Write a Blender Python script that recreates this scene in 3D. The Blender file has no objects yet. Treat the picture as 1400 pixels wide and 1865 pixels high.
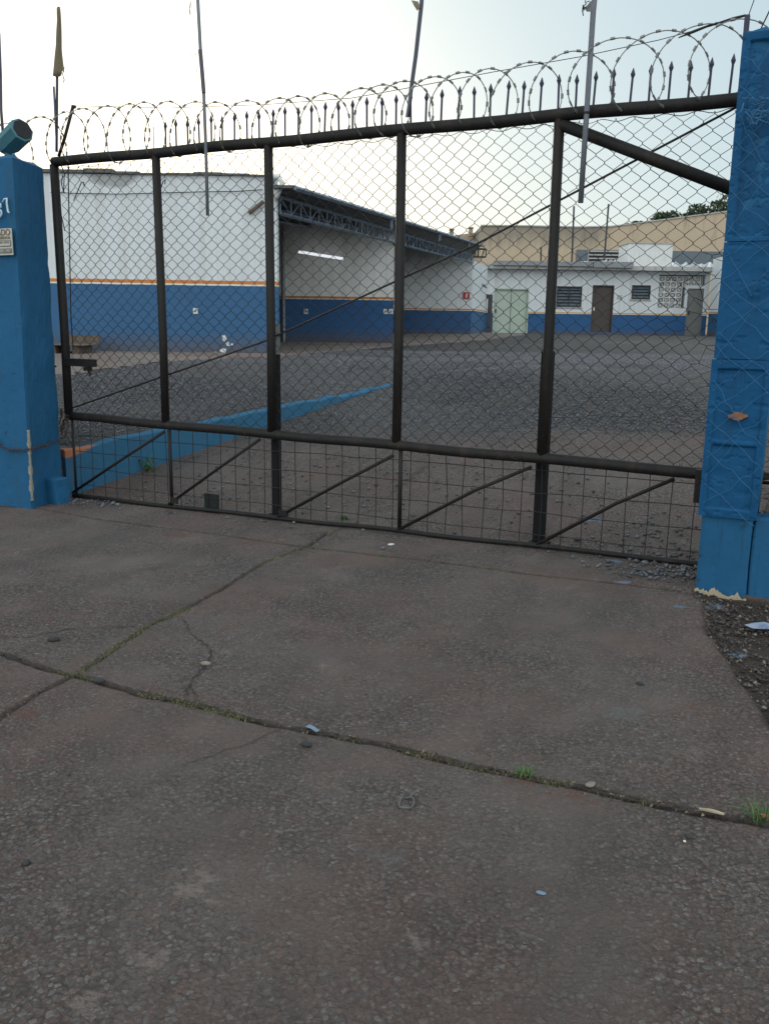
import bpy, math, random
import numpy as np
from mathutils import Vector, Matrix
rnd = random.Random(7)
rng = np.random.default_rng(11)
sc = bpy.context.scene
COL = sc.collection

# ------------------------------------------------------------------ camera
F, PITCH, ROLL, CAMZ = 1620.4, 0.2086, 0.01452, 1.4
cd = bpy.data.cameras.new('camera'); cam = bpy.data.objects.new('camera', cd); COL.objects.link(cam)
cd.sensor_fit = 'HORIZONTAL'; cd.sensor_width = 36.0; cd.lens = F / 1400 * 36.0
cd.clip_start = 0.05; cd.clip_end = 2000
_R = Vector((1, 0, 0)); _U = Vector((0, math.sin(PITCH), math.cos(PITCH)))
_r = _R * math.cos(ROLL) + _U * math.sin(ROLL); _u = _U * math.cos(ROLL) - _R * math.sin(ROLL)
_b = _r.cross(_u)
M4 = Matrix((_r, _u, _b)).transposed().to_4x4(); M4.translation = (0, 0, CAMZ)
cam.matrix_world = M4
sc.camera = cam

# ------------------------------------------------------------------ light
SUN_EL, SUN_AZ = math.radians(13), math.radians(-12)      # azimuth from +Y, clockwise
w = bpy.data.worlds.new('World'); sc.world = w; w.use_nodes = True
nt = w.node_tree; nt.nodes.clear()
sky = nt.nodes.new('ShaderNodeTexSky'); sky.sky_type = 'NISHITA'; sky.sun_disc = False
sky.sun_elevation = SUN_EL; sky.sun_rotation = SUN_AZ
sky.air_density = 1.0; sky.dust_density = 2.0; sky.ozone_density = 1.5
haz = nt.nodes.new('ShaderNodeMix'); haz.data_type = 'RGBA'; haz.inputs[0].default_value = 0.83
# thin high cloud veil: cool overhead and in front, brightness added behind the camera to fill the walls facing it
tcw = nt.nodes.new('ShaderNodeTexCoord'); spw = nt.nodes.new('ShaderNodeSeparateXYZ'); nt.links.new(tcw.outputs['Generated'], spw.inputs[0])
mrw = nt.nodes.new('ShaderNodeMapRange'); mrw.interpolation_type = 'SMOOTHSTEP'; mrw.inputs[1].default_value = .25; mrw.inputs[2].default_value = -.45; nt.links.new(spw.outputs[1], mrw.inputs[0])
vew = nt.nodes.new('ShaderNodeMix'); vew.data_type = 'RGBA'; vew.inputs[6].default_value = (3.7, 4.75, 5.2, 1); vew.inputs[7].default_value = (11.2, 11.9, 12.2, 1)
nt.links.new(mrw.outputs[0], vew.inputs[0]); nt.links.new(vew.outputs[2], haz.inputs[7])
bg = nt.nodes.new('ShaderNodeBackground'); bg.inputs[1].default_value = 0.10
wo = nt.nodes.new('ShaderNodeOutputWorld')
nt.links.new(sky.outputs[0], haz.inputs[6]); nt.links.new(haz.outputs[2], bg.inputs[0]); nt.links.new(bg.outputs[0], wo.inputs[0])
sl = bpy.data.lights.new('sun', 'SUN'); sl.energy = 0.7; sl.angle = math.radians(12); sl.color = (1, .93, .84)
so = bpy.data.objects.new('sun', sl); COL.objects.link(so)
sd = Vector((math.sin(SUN_AZ) * math.cos(SUN_EL), math.cos(SUN_AZ) * math.cos(SUN_EL), math.sin(SUN_EL)))
so.rotation_euler = (-sd).to_track_quat('-Z', 'Y').to_euler(); so.location = (0, 0, 20)
sc.view_settings.view_transform = 'Standard'; sc.view_settings.look = 'None'
sc.view_settings.exposure = 0.55; sc.view_settings.gamma = 1.0

# ------------------------------------------------------------------ helpers
def ray(x, y):
    a, b = x - 700, y - 932.5
    c, s = math.cos(ROLL), math.sin(ROLL)
    u = (a * c + b * s) / F; v = (-a * s + b * c) / F
    Y = math.cos(PITCH) - v * math.sin(PITCH); Z = -math.sin(PITCH) - v * math.cos(PITCH)
    return u / Y, Z / Y
def atY(x, y, Y):
    m, k = ray(x, y); return Vector((m * Y, Y, CAMZ + k * Y))
GA = 0.466; CA, SA = math.cos(GA), math.sin(GA); GD = 5.946
def G(s, t, z=0.0):                       # gate frame -> world
    return Vector((s * CA + t * SA, GD - s * SA + t * CA, z))
def ST(X, Y):
    return X * CA - (Y - GD) * SA, X * SA + (Y - GD) * CA
def onGate(x, y, t=0.0):                  # photo point seen on the vertical plane t
    m, k = ray(x, y); Y = (GD * CA + t) / (m * SA + CA)
    s, _ = ST(m * Y, Y); return s, CAMZ + k * Y
def onStreet(x, y):
    m, k = ray(x, y); Y = CAMZ / -k
    for _ in range(6):
        s, t = ST(m * Y, Y); Y = (CAMZ - 0.0178 * s) / -k
    return ST(m * Y, Y)

def tag(o, label=None, cat=None, group=None, kind=None):
    if label: o['label'] = label
    if cat: o['category'] = cat
    if group: o['group'] = group
    if kind: o['kind'] = kind
    return o
def empty(name, loc, label, cat, group=None):
    o = bpy.data.objects.new(name, None); COL.objects.link(o); o.location = loc; o.empty_display_size = .2
    return tag(o, label, cat, group)
def link(name, me, mat, parent=None, smooth=False):
    if mat is not None:
        for m_ in (mat if isinstance(mat, (list, tuple)) else [mat]): me.materials.append(m_)
    if smooth: me.polygons.foreach_set('use_smooth', [True] * len(me.polygons))
    o = bpy.data.objects.new(name, me); COL.objects.link(o)
    if parent is not None:
        o.parent = parent
        o.matrix_parent_inverse = Matrix.Translation(-Vector(parent.location))
    return o

class MB:
    def __init__(s): s.v = []; s.f = []
    def add(s, vs, fs):
        n = len(s.v); s.v += [tuple(p) for p in vs]; s.f += [tuple(i + n for i in f) for f in fs]; return s
    def box(s, a, b, fr=None):
        x0, y0, z0 = a; x1, y1, z1 = b
        c = [(x0, y0, z0), (x1, y0, z0), (x1, y1, z0), (x0, y1, z0), (x0, y0, z1), (x1, y0, z1), (x1, y1, z1), (x0, y1, z1)]
        if fr: c = [fr(*p) for p in c]
        return s.add(c, [(0, 3, 2, 1), (4, 5, 6, 7), (0, 1, 5, 4), (1, 2, 6, 5), (2, 3, 7, 6), (3, 0, 4, 7)])
    def prism(s, poly, z0, z1, top=None):
        n = len(poly); t = top or poly
        vs = [(p[0], p[1], z0 if not callable(z0) else z0(p)) for p in poly] + [(p[0], p[1], z1 if not callable(z1) else z1(p)) for p in t]
        return s.add(vs, [tuple(range(n))[::-1], tuple(range(n, 2 * n))] + [(i, (i + 1) % n, n + (i + 1) % n, n + i) for i in range(n)])
    def tube(s, pts, r, n=8, closed=False, caps=True):
        pts = [Vector(p) for p in pts]; m = len(pts)
        rr = r if isinstance(r, (list, tuple)) else [r] * m
        base = len(s.v); up = None
        for i, p in enumerate(pts):
            if closed: d = pts[(i + 1) % m] - pts[i - 1]
            else: d = pts[min(i + 1, m - 1)] - pts[max(i - 1, 0)]
            if d.length < 1e-9: d = Vector((0, 0, 1))
            d.normalize()
            if up is None:
                a = Vector((0, 0, 1)) if abs(d.z) < .9 else Vector((1, 0, 0)); up = a - d * a.dot(d); up.normalize()
            else:
                up = up - d * up.dot(d)
                if up.length < 1e-6: up = d.orthogonal()
                up.normalize()
            sd_ = d.cross(up)
            for k in range(n):
                an = 2 * math.pi * k / n
                s.v.append(tuple(p + (up * math.cos(an) + sd_ * math.sin(an)) * rr[i]))
        for i in range(m if closed else m - 1):
            a = base + i * n; b = base + ((i + 1) % m) * n
            for k in range(n):
                s.f.append((a + k, a + (k + 1) % n, b + (k + 1) % n, b + k))
        if not closed and caps:
            s.f.append(tuple(base + k for k in range(n))[::-1]); s.f.append(tuple(base + (m - 1) * n + k for k in range(n)))
        return s
    def build(s, name, mat, parent=None, smooth=False):
        me = bpy.data.meshes.new(name); me.from_pydata(s.v, [], s.f); me.update()
        return link(name, me, mat, parent, smooth)

def np_mesh(name, V, Fq, mat, parent=None, smooth=False):
    me = bpy.data.meshes.new(name)
    n, k = Fq.shape
    me.vertices.add(len(V)); me.vertices.foreach_set('co', V.astype(np.float32).ravel())
    me.loops.add(n * k); me.loops.foreach_set('vertex_index', Fq.astype(np.int32).ravel())
    me.polygons.add(n); me.polygons.foreach_set('loop_start', np.arange(0, n * k, k, dtype=np.int32))
    me.update(calc_edges=True); me.validate()
    return link(name, me, mat, parent, smooth)
def noise2(x, y, seed=0):                  # smooth lattice noise, 0..1
    r_ = np.random.default_rng(seed + 1000); T = r_.random((256, 256))
    xi = np.floor(x).astype(int); yi = np.floor(y).astype(int); fx = x - xi; fy = y - yi
    fx = fx * fx * (3 - 2 * fx); fy = fy * fy * (3 - 2 * fy)
    a = T[xi % 256, yi % 256]; b = T[(xi + 1) % 256, yi % 256]; c = T[xi % 256, (yi + 1) % 256]; d = T[(xi + 1) % 256, (yi + 1) % 256]
    return (a * (1 - fx) + b * fx) * (1 - fy) + (c * (1 - fx) + d * fx) * fy
def fbm(x, y, seed=0, o=4):
    v = 0; a = .5; t = 0
    for i in range(o): v = v + a * noise2(x * 2 ** i, y * 2 ** i, seed + i); t += a; a *= .5
    return v / t
def sstep(a, b, x):
    t = np.clip((x - a) / (b - a), 0, 1); return t * t * (3 - 2 * t)

# ------------------------------------------------------------------ materials
def new_mat(name):
    m = bpy.data.materials.new(name); m.use_nodes = True
    n = m.node_tree; bs = n.nodes['Principled BSDF']; return m, n, bs
def N(n, typ, **kw):
    x = n.nodes.new(typ)
    for k, v in kw.items(): setattr(x, k, v)
    return x
def mix(n, fac, a, b):
    x = N(n, 'ShaderNodeMix', data_type='RGBA')
    for i, v in ((0, fac), (6, a), (7, b)):
        if isinstance(v, (int, float)): x.inputs[i].default_value = v
        elif isinstance(v, (tuple, list)): x.inputs[i].default_value = (*v[:3], 1)
        else: n.links.new(v, x.inputs[i])
    return x.outputs[2]
def math_(n, op, a, b=0.0, c=0.0, clamp=False):
    x = N(n, 'ShaderNodeMath', operation=op); x.use_clamp = clamp
    for i, v in enumerate((a, b, c)):
        if isinstance(v, (int, float)): x.inputs[i].default_value = v
        else: n.links.new(v, x.inputs[i])
    return x.outputs[0]
def ramp(n, fac, lo, hi):
    x = N(n, 'ShaderNodeMapRange'); x.inputs[1].default_value = lo; x.inputs[2].default_value = hi
    n.links.new(fac, x.inputs[0]); return x.outputs[0]
def coords(n, kind='Object'):
    return N(n, 'ShaderNodeTexCoord').outputs[kind]
def wpos(n): return N(n, 'ShaderNodeNewGeometry').outputs['Position']
def noise(n, co, scale, detail=6, rough=.6, dist=0.0):
    x = N(n, 'ShaderNodeTexNoise'); x.inputs['Scale'].default_value = scale; x.inputs['Detail'].default_value = detail
    x.inputs['Roughness'].default_value = rough; x.inputs['Distortion'].default_value = dist
    n.links.new(co, x.inputs['Vector']); return x.outputs['Fac']
def voro(n, co, scale, feature='F1', out='Distance', rnd_=1.0):
    x = N(n, 'ShaderNodeTexVoronoi', feature=feature); x.inputs['Scale'].default_value = scale
    x.inputs['Randomness'].default_value = rnd_
    n.links.new(co, x.inputs['Vector']); return x.outputs[out]
def bump(n, bs, h, strength=.3, dist=.01, prev=None):
    b = N(n, 'ShaderNodeBump'); b.inputs['Strength'].default_value = strength; b.inputs['Distance'].default_value = dist
    n.links.new(h, b.inputs['Height'])
    if prev is not None: n.links.new(prev, b.inputs['Normal'])
    n.links.new(b.outputs[0], bs.inputs['Normal']); return b.outputs[0]
def stretch(n, co, sx, sy, sz):
    x = N(n, 'ShaderNodeMapping'); x.inputs['Scale'].default_value = (sx, sy, sz); n.links.new(co, x.inputs[0]); return x.outputs[0]

def paint(name, col, dirt=(.05, .045, .04), rust=None, rough=.6, amt=.5, scale=3, chip=None, chip_t=.68, bumpy=.25, metal=0.0, spec=.5, marks=None):
    m, n, bs = new_mat(name); P = wpos(n); bs.inputs['Specular IOR Level'].default_value = spec
    a = noise(n, P, scale, 8, .65); b = noise(n, P, scale * 7, 6, .7); st = noise(n, stretch(n, P, 9, 9, .8), 1.5, 5, .6)
    c = mix(n, math_(n, 'MULTIPLY', ramp(n, a, .4, .75), amt * .6), col, tuple(x * .62 for x in col))
    c = mix(n, math_(n, 'MULTIPLY', ramp(n, st, .52, .8), amt), c, dirt)
    c = mix(n, math_(n, 'MULTIPLY', ramp(n, b, .5, .8), amt * .5), c, tuple(min(1, x * 1.25 + .012) for x in col))
    if rust:
        c = mix(n, math_(n, 'MULTIPLY', ramp(n, noise(n, P, scale * 3.1, 8, .75), .58, .66), .8), c, rust)
    if chip:
        c = mix(n, ramp(n, noise(n, P, scale * 2.3, 10, .8), chip_t, chip_t + .02), c, chip)
    if marks:
        c = mix(n, math_(n, 'MULTIPLY', ramp(n, noise(n, stretch(n, P, 1, 1, 2.2), scale * 4.7, 9, .72), .60, .66), .85), c, marks)
        c = mix(n, math_(n, 'MULTIPLY', ramp(n, noise(n, stretch(n, P, 14, 14, .6), 2.2, 7, .7), .58, .74), .55), c, marks)
    n.links.new(c, bs.inputs['Base Color']); bs.inputs['Metallic'].default_value = metal
    r = N(n, 'ShaderNodeMapRange'); r.inputs[3].default_value = rough - .1; r.inputs[4].default_value = min(1, rough + .2); n.links.new(b, r.inputs[0]); n.links.new(r.outputs[0], bs.inputs['Roughness'])
    bump(n, bs, math_(n, 'ADD', a, math_(n, 'MULTIPLY', b, .6)), bumpy, .012)
    return m

M = {}
M['gate'] = paint('gate_paint', (.014, .012, .011), rust=(.050, .032, .023), dirt=(.045, .032, .024), rough=.55, scale=9, amt=.8, bumpy=.5, spec=.3)
M['guide'] = paint('guide_post_paint', (.010, .010, .011), rust=(.03, .025, .022), dirt=(.02, .02, .02), rough=.7, scale=14, amt=.6, bumpy=.35, chip=(.2, .2, .19), chip_t=.74, spec=.15)
M['gridwire'] = paint('grid_wire', (.016, .013, .012), rust=(.045, .028, .02), rough=.6, scale=12, amt=.6)
M['razor'] = paint('razor_galvanised', (.24, .24, .225), dirt=(.07, .055, .04), rust=(.12, .09, .07), rough=.5, scale=14, amt=.8, metal=.3)
M['netpaint'] = paint('net_blue', (.04, .16, .30), dirt=(.02, .06, .12), rough=.5, scale=14, amt=.6)
M['wire'] = paint('wire_metal', (.016, .016, .017), rust=(.035, .024, .018), rough=.55, scale=10, amt=.5, metal=.3)
M['rustwire'] = paint('rusty_wire', (.055, .04, .032), rust=(.12, .06, .035), rough=.7, scale=10, amt=.5)
M['galv'] = paint('galvanised_steel', (.17, .17, .165), dirt=(.08, .06, .05), rust=(.14, .10, .07), rough=.5, scale=14, amt=.6, metal=.5)
M['spike'] = paint('spike_paint', (.03, .032, .07), rust=(.06, .045, .05), rough=.5, scale=20, amt=.4)
M['pole'] = paint('pole_paint', (.15, .16, .185), dirt=(.08, .08, .1), rough=.5, scale=6, amt=.7)
M['pole_dark'] = paint('dark_pole_paint', (.065, .07, .10), dirt=(.05, .05, .07), rough=.5, scale=6, amt=.6)
M['flag'] = paint('faded_flag_cloth', (.19, .16, .10), dirt=(.12, .1, .07), rough=.9, scale=12, amt=.7)
M['rag'] = paint('grey_rag', (.19, .2, .2), dirt=(.06, .06, .06), rough=.9, scale=15, amt=.7)
M['blue'] = paint('pillar_blue_paint', (.017, .110, .230), dirt=(.035, .085, .13), spec=.2, rough=.7, scale=2.4, amt=.75, chip=(.33, .34, .3), chip_t=.735, bumpy=.4, marks=(.018, .055, .09))
M['bluesheet'] = paint('sheet_blue_paint', (.004, .080, .195), dirt=(.006, .038, .09), spec=.22, rough=.6, scale=3.5, amt=.8, chip=(.20, .24, .26), chip_t=.76, bumpy=.45, marks=(.006, .028, .06))
M['bluewall'] = paint('kerb_blue_paint', (.05, .20, .36), dirt=(.05, .07, .09), rough=.7, scale=4, amt=.8, chip=(.2, .2, .19), chip_t=.72, bumpy=.5)
M['brick'] = paint('bare_brick', (.42, .17, .09), dirt=(.14, .08, .05), rough=.9, scale=9, amt=.8, bumpy=.6)
M['plaster'] = paint('bare_plaster', (.45, .38, .26), dirt=(.15, .12, .08), rough=.9, scale=14, amt=.8, bumpy=.6)
M['truss'] = paint('truss_blue_grey', (.15, .20, .26), dirt=(.06, .07, .08), rough=.5, scale=5, amt=.6)
M['roofsheet'] = paint('roof_sheet', (.10, .105, .10), dirt=(.07, .055, .04), rust=(.13, .09, .06), rough=.6, scale=2, amt=.9)
M['white'] = paint('white_paint', (.66, .67, .65), dirt=(.3, .29, .26), rough=.7, scale=2, amt=.5)
M['slab'] = paint('eave_slab_paint', (.42, .42, .40), dirt=(.14, .13, .12), rough=.8, scale=2, amt=.8)
M['gutter'] = paint('gutter_metal', (.22, .23, .24), dirt=(.08, .08, .08), rough=.45, scale=3, amt=.8, metal=.3)
M['greendoor'] = paint('green_white_door', (.42, .50, .42), dirt=(.22, .25, .2), rough=.55, scale=2, amt=.6)
M['browndoor'] = paint('brown_door', (.055, .042, .034), dirt=(.03, .025, .02), rough=.5, scale=3, amt=.6)
M['greydoor'] = paint('grey_steel_door', (.17, .175, .17), dirt=(.09, .09, .08), rough=.5, scale=3, amt=.7)
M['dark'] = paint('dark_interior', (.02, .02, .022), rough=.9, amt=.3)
M['darkmetal'] = paint('dark_window_steel', (.04, .042, .045), rough=.5, amt=.4, scale=6)
M['winblue'] = paint('blue_grey_glass', (.10, .13, .15), dirt=(.06, .07, .08), rough=.35, scale=2, amt=.6)
M['concrete'] = paint('stained_concrete', (.34, .29, .22), dirt=(.13, .11, .09), rough=.9, scale=.6, amt=.9)
M['beige'] = paint('beige_render', (.50, .40, .29), dirt=(.36, .29, .21), rough=.9, scale=.5, amt=.4)
M['wood'] = paint('old_timber', (.13, .10, .075), dirt=(.05, .04, .03), rough=.85, scale=6, amt=.8)
M['stone'] = paint('pale_stone', (.25, .225, .19), rough=.9, scale=30, amt=.6)
M['plastic'] = paint('pale_blue_plastic', (.17, .25, .33), dirt=(.2, .2, .2), rough=.4, scale=20, amt=.6)
M['darkplate'] = paint('dark_plate', (.018, .022, .022), spec=.15, rough=.8, scale=10, amt=.5)
M['lampblue'] = paint('lamp_teal_paint', (.045, .16, .19), dirt=(.03, .07, .08), rough=.5, scale=12, amt=.6)
M['signwhite'] = paint('sign_plate', (.50, .49, .42), dirt=(.3, .28, .2), rough=.6, scale=15, amt=.5)
M['signgrey'] = paint('sign_grey', (.16, .16, .14), rough=.6, scale=15, amt=.3)
M['ink'] = paint('sign_ink', (.16, .10, .055), rough=.7, scale=15, amt=.3)
M['red'] = paint('fire_sign_red', (.35, .03, .035), rough=.5, amt=.2)
M['digit'] = paint('digit_paint', (.5, .66, .72), rough=.7, scale=20, amt=.3)
M['bark'] = paint('bark', (.08, .06, .045), rough=.95, scale=8, amt=.7)
M['tube'] = paint('white_tube', (.85, .86, .86), rough=.25, amt=.1)
_b = M['tube'].node_tree.nodes['Principled BSDF']; _b.inputs['Emission Color'].default_value = (.9, .95, 1, 1); _b.inputs['Emission Strength'].default_value = .55

def striped_wall(name, z_blue, blue, white=(.66, .70, .71), orange=(.55, .20, .05), axisx=.0, cream=(.72, .70, .6), mould=None):
    m, n, bs = new_mat(name); P = wpos(n)
    sep = N(n, 'ShaderNodeSeparateXYZ'); n.links.new(P, sep.inputs[0])
    wob = noise(n, P, 6, 3); z = math_(n, 'ADD', sep.outputs[2], math_(n, 'MULTIPLY', math_(n, 'SUBTRACT', wob, .5), .012))
    a = noise(n, P, 1.3, 8, .65); b = noise(n, P, 11, 6, .7); st = noise(n, stretch(n, P, 5, 5, .35), 1.2, 6, .6)
    w_ = mix(n, math_(n, 'MULTIPLY', ramp(n, a, .35, .8), .30), white, tuple(x * .7 for x in white))
    w_ = mix(n, math_(n, 'MULTIPLY', ramp(n, st, .45, .75), .5), w_, (.42, .40, .35))
    w_ = mix(n, math_(n, 'MULTIPLY', ramp(n, b, .55, .8), .2), w_, (.4, .38, .34))
    if mould:
        mx, mz, r1, r2 = mould
        dx = math_(n, 'MULTIPLY', math_(n, 'SUBTRACT', sep.outputs[0], mx), 1 / r1); dz = math_(n, 'MULTIPLY', math_(n, 'SUBTRACT', sep.outputs[2], mz), 1 / r2)
        d = math_(n, 'ADD', math_(n, 'MULTIPLY', dx, dx), math_(n, 'MULTIPLY', dz, dz))
        k = math_(n, 'SUBTRACT', math_(n, 'ADD', noise(n, P, 7, 8, .75), .62), d)
        w_ = mix(n, math_(n, 'MULTIPLY', ramp(n, k, .42, .75), .62), w_, (.17, .17, .16))
    bl = mix(n, math_(n, 'MULTIPLY', ramp(n, a, .35, .8), .5), blue, tuple(x * .68 for x in blue))
    bl = mix(n, math_(n, 'MULTIPLY', ramp(n, b, .55, .85), .25), bl, tuple(x * 1.5 + .01 for x in blue))
    low = math_(n, 'MULTIPLY', ramp(n, math_(n, 'ADD', math_(n, 'SUBTRACT', z_blue - .85, sep.outputs[2]), math_(n, 'MULTIPLY', b, .35)), 0, .3), .75)
    bl = mix(n, low, bl, (.10, .085, .075))
    bl = mix(n, ramp(n, noise(n, P, 9, 10, .8), .755, .765), bl, (.5, .5, .48))
    s1 = math_(n, 'GREATER_THAN', z, z_blue); s2 = math_(n, 'GREATER_THAN', z, z_blue + .022); s3 = math_(n, 'GREATER_THAN', z, z_blue + .072)
    c = mix(n, s1, bl, cream); c = mix(n, s2, c, orange); c = mix(n, s3, c, w_)
    n.links.new(c, bs.inputs['Base Color']); bs.inputs['Roughness'].default_value = .75
    bump(n, bs, math_(n, 'ADD', a, math_(n, 'MULTIPLY', b, .5)), .25, .02)
    return m

# exposed-aggregate concrete of the driveway
def aggregate(name, gravel=False):
    m, n, bs = new_mat(name); P = wpos(n)
    a1 = N(n, 'ShaderNodeAttribute', attribute_name='joint').outputs['Fac']
    sa = N(n, 'ShaderNodeAttribute', attribute_name='stain'); sc_ = sa.outputs['Color']; sal = sa.outputs['Alpha']
    gr = N(n, 'ShaderNodeAttribute', attribute_name='gravel').outputs['Fac']
    wp = N(n, 'ShaderNodeTexNoise'); wp.inputs['Scale'].default_value = 55; wp.inputs['Detail'].default_value = 3; n.links.new(P, wp.inputs['Vector'])
    va = N(n, 'ShaderNodeVectorMath', operation='MULTIPLY_ADD'); n.links.new(wp.outputs['Color'], va.inputs[0]); va.inputs[1].default_value = (.022, .022, .0); n.links.new(P, va.inputs[2]); Q = va.outputs[0]
    flat = stretch(n, Q, 1, 1, .05)
    big = noise(n, P, .9, 6, .6); mid = noise(n, P, 4.5, 8, .7); fine = noise(n, P, 160, 5, .75)
    base = mix(n, ramp(n, big, .40, .60), (.148, .120, .105), (.146, .094, .079))
    base = mix(n, math_(n, 'MULTIPLY', ramp(n, mid, .45, .75), .7), base, (.078, .064, .056))
    base = mix(n, math_(n, 'MULTIPLY', ramp(n, noise(n, P, 2.1, 7, .7), .52, .72), .6), base, (.140, .076, .058))
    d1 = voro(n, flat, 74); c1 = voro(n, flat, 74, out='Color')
    d2 = voro(n, flat, 150); c2 = voro(n, flat, 150, out='Color')
    sep = N(n, 'ShaderNodeSeparateColor'); n.links.new(c1, sep.inputs[0]); sep2 = N(n, 'ShaderNodeSeparateColor'); n.links.new(c2, sep2.inputs[0])
    expo = ramp(n, math_(n, 'ADD', noise(n, P, 1.6, 6, .65), math_(n, 'MULTIPLY', fine, .12)), .40, .66)      # how far the stones are laid bare
    stone = mix(n, sep.outputs[0], (.070, .064, .062), (.245, .226, .208))
    stone = mix(n, math_(n, 'GREATER_THAN', sep.outputs[1], .86), stone, (.20, .125, .095))
    m1 = math_(n, 'MULTIPLY', math_(n, 'LESS_THAN', math_(n, 'MULTIPLY_ADD', fine, .34, d1), math_(n, 'MULTIPLY_ADD', sep.outputs[2], .38, .36)), math_(n, 'MULTIPLY_ADD', expo, .80, .12))
    c = mix(n, m1, base, stone)
    stone2 = mix(n, sep2.outputs[0], (.06, .048, .043), (.27, .215, .19))
    m2 = math_(n, 'MULTIPLY', math_(n, 'LESS_THAN', d2, .36), math_(n, 'MULTIPLY', math_(n, 'GREATER_THAN', sep2.outputs[2], .42), .7))
    c = mix(n, m2, c, stone2)
    c = mix(n, math_(n, 'MULTIPLY', ramp(n, fine, .55, .8), .35), c, (.22, .19, .165))
    c = mix(n, math_(n, 'MULTIPLY', ramp(n, fine, .45, .2), .5), c, (.035, .03, .028))
    # scraped pale patches
    pal = ramp(n, math_(n, 'ADD', noise(n, P, 2.7, 10, .8), math_(n, 'MULTIPLY', d2, .1)), .645, .70)
    c = mix(n, math_(n, 'MULTIPLY', pal, .6), c, (.25, .20, .17))
    c = mix(n, math_(n, 'MULTIPLY', math_(n, 'MULTIPLY', ramp(n, d1, .50, .72), expo), .6), c, (.038, .031, .027))  # gaps between stones darkened: their small shadows are put into the colour
    mp = N(n, 'ShaderNodeMapping'); mp.inputs['Rotation'].default_value = (0, 0, .466); n.links.new(P, mp.inputs[0])
    trk = noise(n, stretch(n, mp.outputs[0], 2.2, .35, 1), 1.1, 5, .6)
    c = mix(n, math_(n, 'MULTIPLY', ramp(n, trk, .5, .72), .42), c, (.052, .047, .044))
    c = mix(n, math_(n, 'MULTIPLY', ramp(n, trk, .44, .28), .25), c, (.21, .185, .165))
    c = mix(n, math_(n, 'MULTIPLY', ramp(n, noise(n, P, 3.3, 5, .55), .68, .74), .45), c, (.045, .04, .038))
    soil = mix(n, mid, (.075, .045, .032), (.045, .036, .028))
    c = mix(n, a1, c, soil)
    cl_ = noise(n, P, 38, 6, .75); c = mix(n, ramp(n, math_(n, 'ADD', math_(n, 'MULTIPLY', sal, .52), math_(n, 'MULTIPLY', cl_, .8)), .60, .72), c, mix(n, math_(n, 'MULTIPLY', fine, .5), sc_, (.08, .07, .06)))
    # gravel / earth
    v3 = voro(n, flat, 44); v3c = N(n, 'ShaderNodeSeparateColor'); n.links.new(voro(n, flat, 44, out='Color'), v3c.inputs[0])
    gcol = mix(n, v3c.outputs[0], (.050, .051, .055), (.19, .19, .195))
    gcol = mix(n, math_(n, 'MULTIPLY', ramp(n, v3, .25, .5), .75), gcol, (.05, .042, .038))
    gcol = mix(n, math_(n, 'MULTIPLY', ramp(n, noise(n, stretch(n, P, 1, .45, 1), .5, 8, .7), .50, .70), .5), gcol, (.135, .098, .078))
    rut = noise(n, stretch(n, mp.outputs[0], .9, .12, 1), 1.0, 4, .55)
    gcol = mix(n, math_(n, 'MULTIPLY', ramp(n, rut, .54, .66), .5), gcol, (.15, .115, .095))
    c = mix(n, gr, c, gcol)
    n.links.new(c, bs.inputs['Base Color'])
    rr = N(n, 'ShaderNodeMapRange'); rr.inputs[3].default_value = .90; rr.inputs[4].default_value = .52; n.links.new(m1, rr.inputs[0]); n.links.new(rr.outputs[0], bs.inputs['Roughness'])
    h = math_(n, 'MULTIPLY', math_(n, 'SUBTRACT', .5, d1), math_(n, 'MULTIPLY_ADD', expo, .9, .25))
    h = math_(n, 'ADD', h, math_(n, 'MULTIPLY', math_(n, 'SUBTRACT', .5, d2), .25)); h = math_(n, 'ADD', h, math_(n, 'MULTIPLY', fine, .35))
    h = math_(n, 'ADD', h, math_(n, 'MULTIPLY', math_(n, 'MULTIPLY', v3, gr), -1.5))
    bump(n, bs, h, 1.0, .020)
    return m
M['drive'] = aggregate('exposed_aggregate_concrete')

def apron_mat():
    m, n, bs = new_mat('worn_apron_concrete'); P = wpos(n)
    a = noise(n, P, .8, 7, .65); b = noise(n, P, 14, 7, .7)
    c = mix(n, ramp(n, a, .4, .7), (.19, .165, .145), (.14, .105, .088))
    c = mix(n, math_(n, 'MULTIPLY', ramp(n, b, .5, .8), .4), c, (.09, .08, .07))
    c = mix(n, math_(n, 'MULTIPLY', ramp(n, noise(n, P, .5, 6), .57, .66), .5), c, (.20, .085, .065))
    n.links.new(c, bs.inputs['Base Color']); bs.inputs['Roughness'].default_value = .9; bump(n, bs, b, .3, .01); return m
M['apron'] = apron_mat()
M['soil'] = paint('dark_crack_soil', (.032, .026, .021), dirt=(.04, .028, .02), rough=.95, scale=20, amt=.6)

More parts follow.
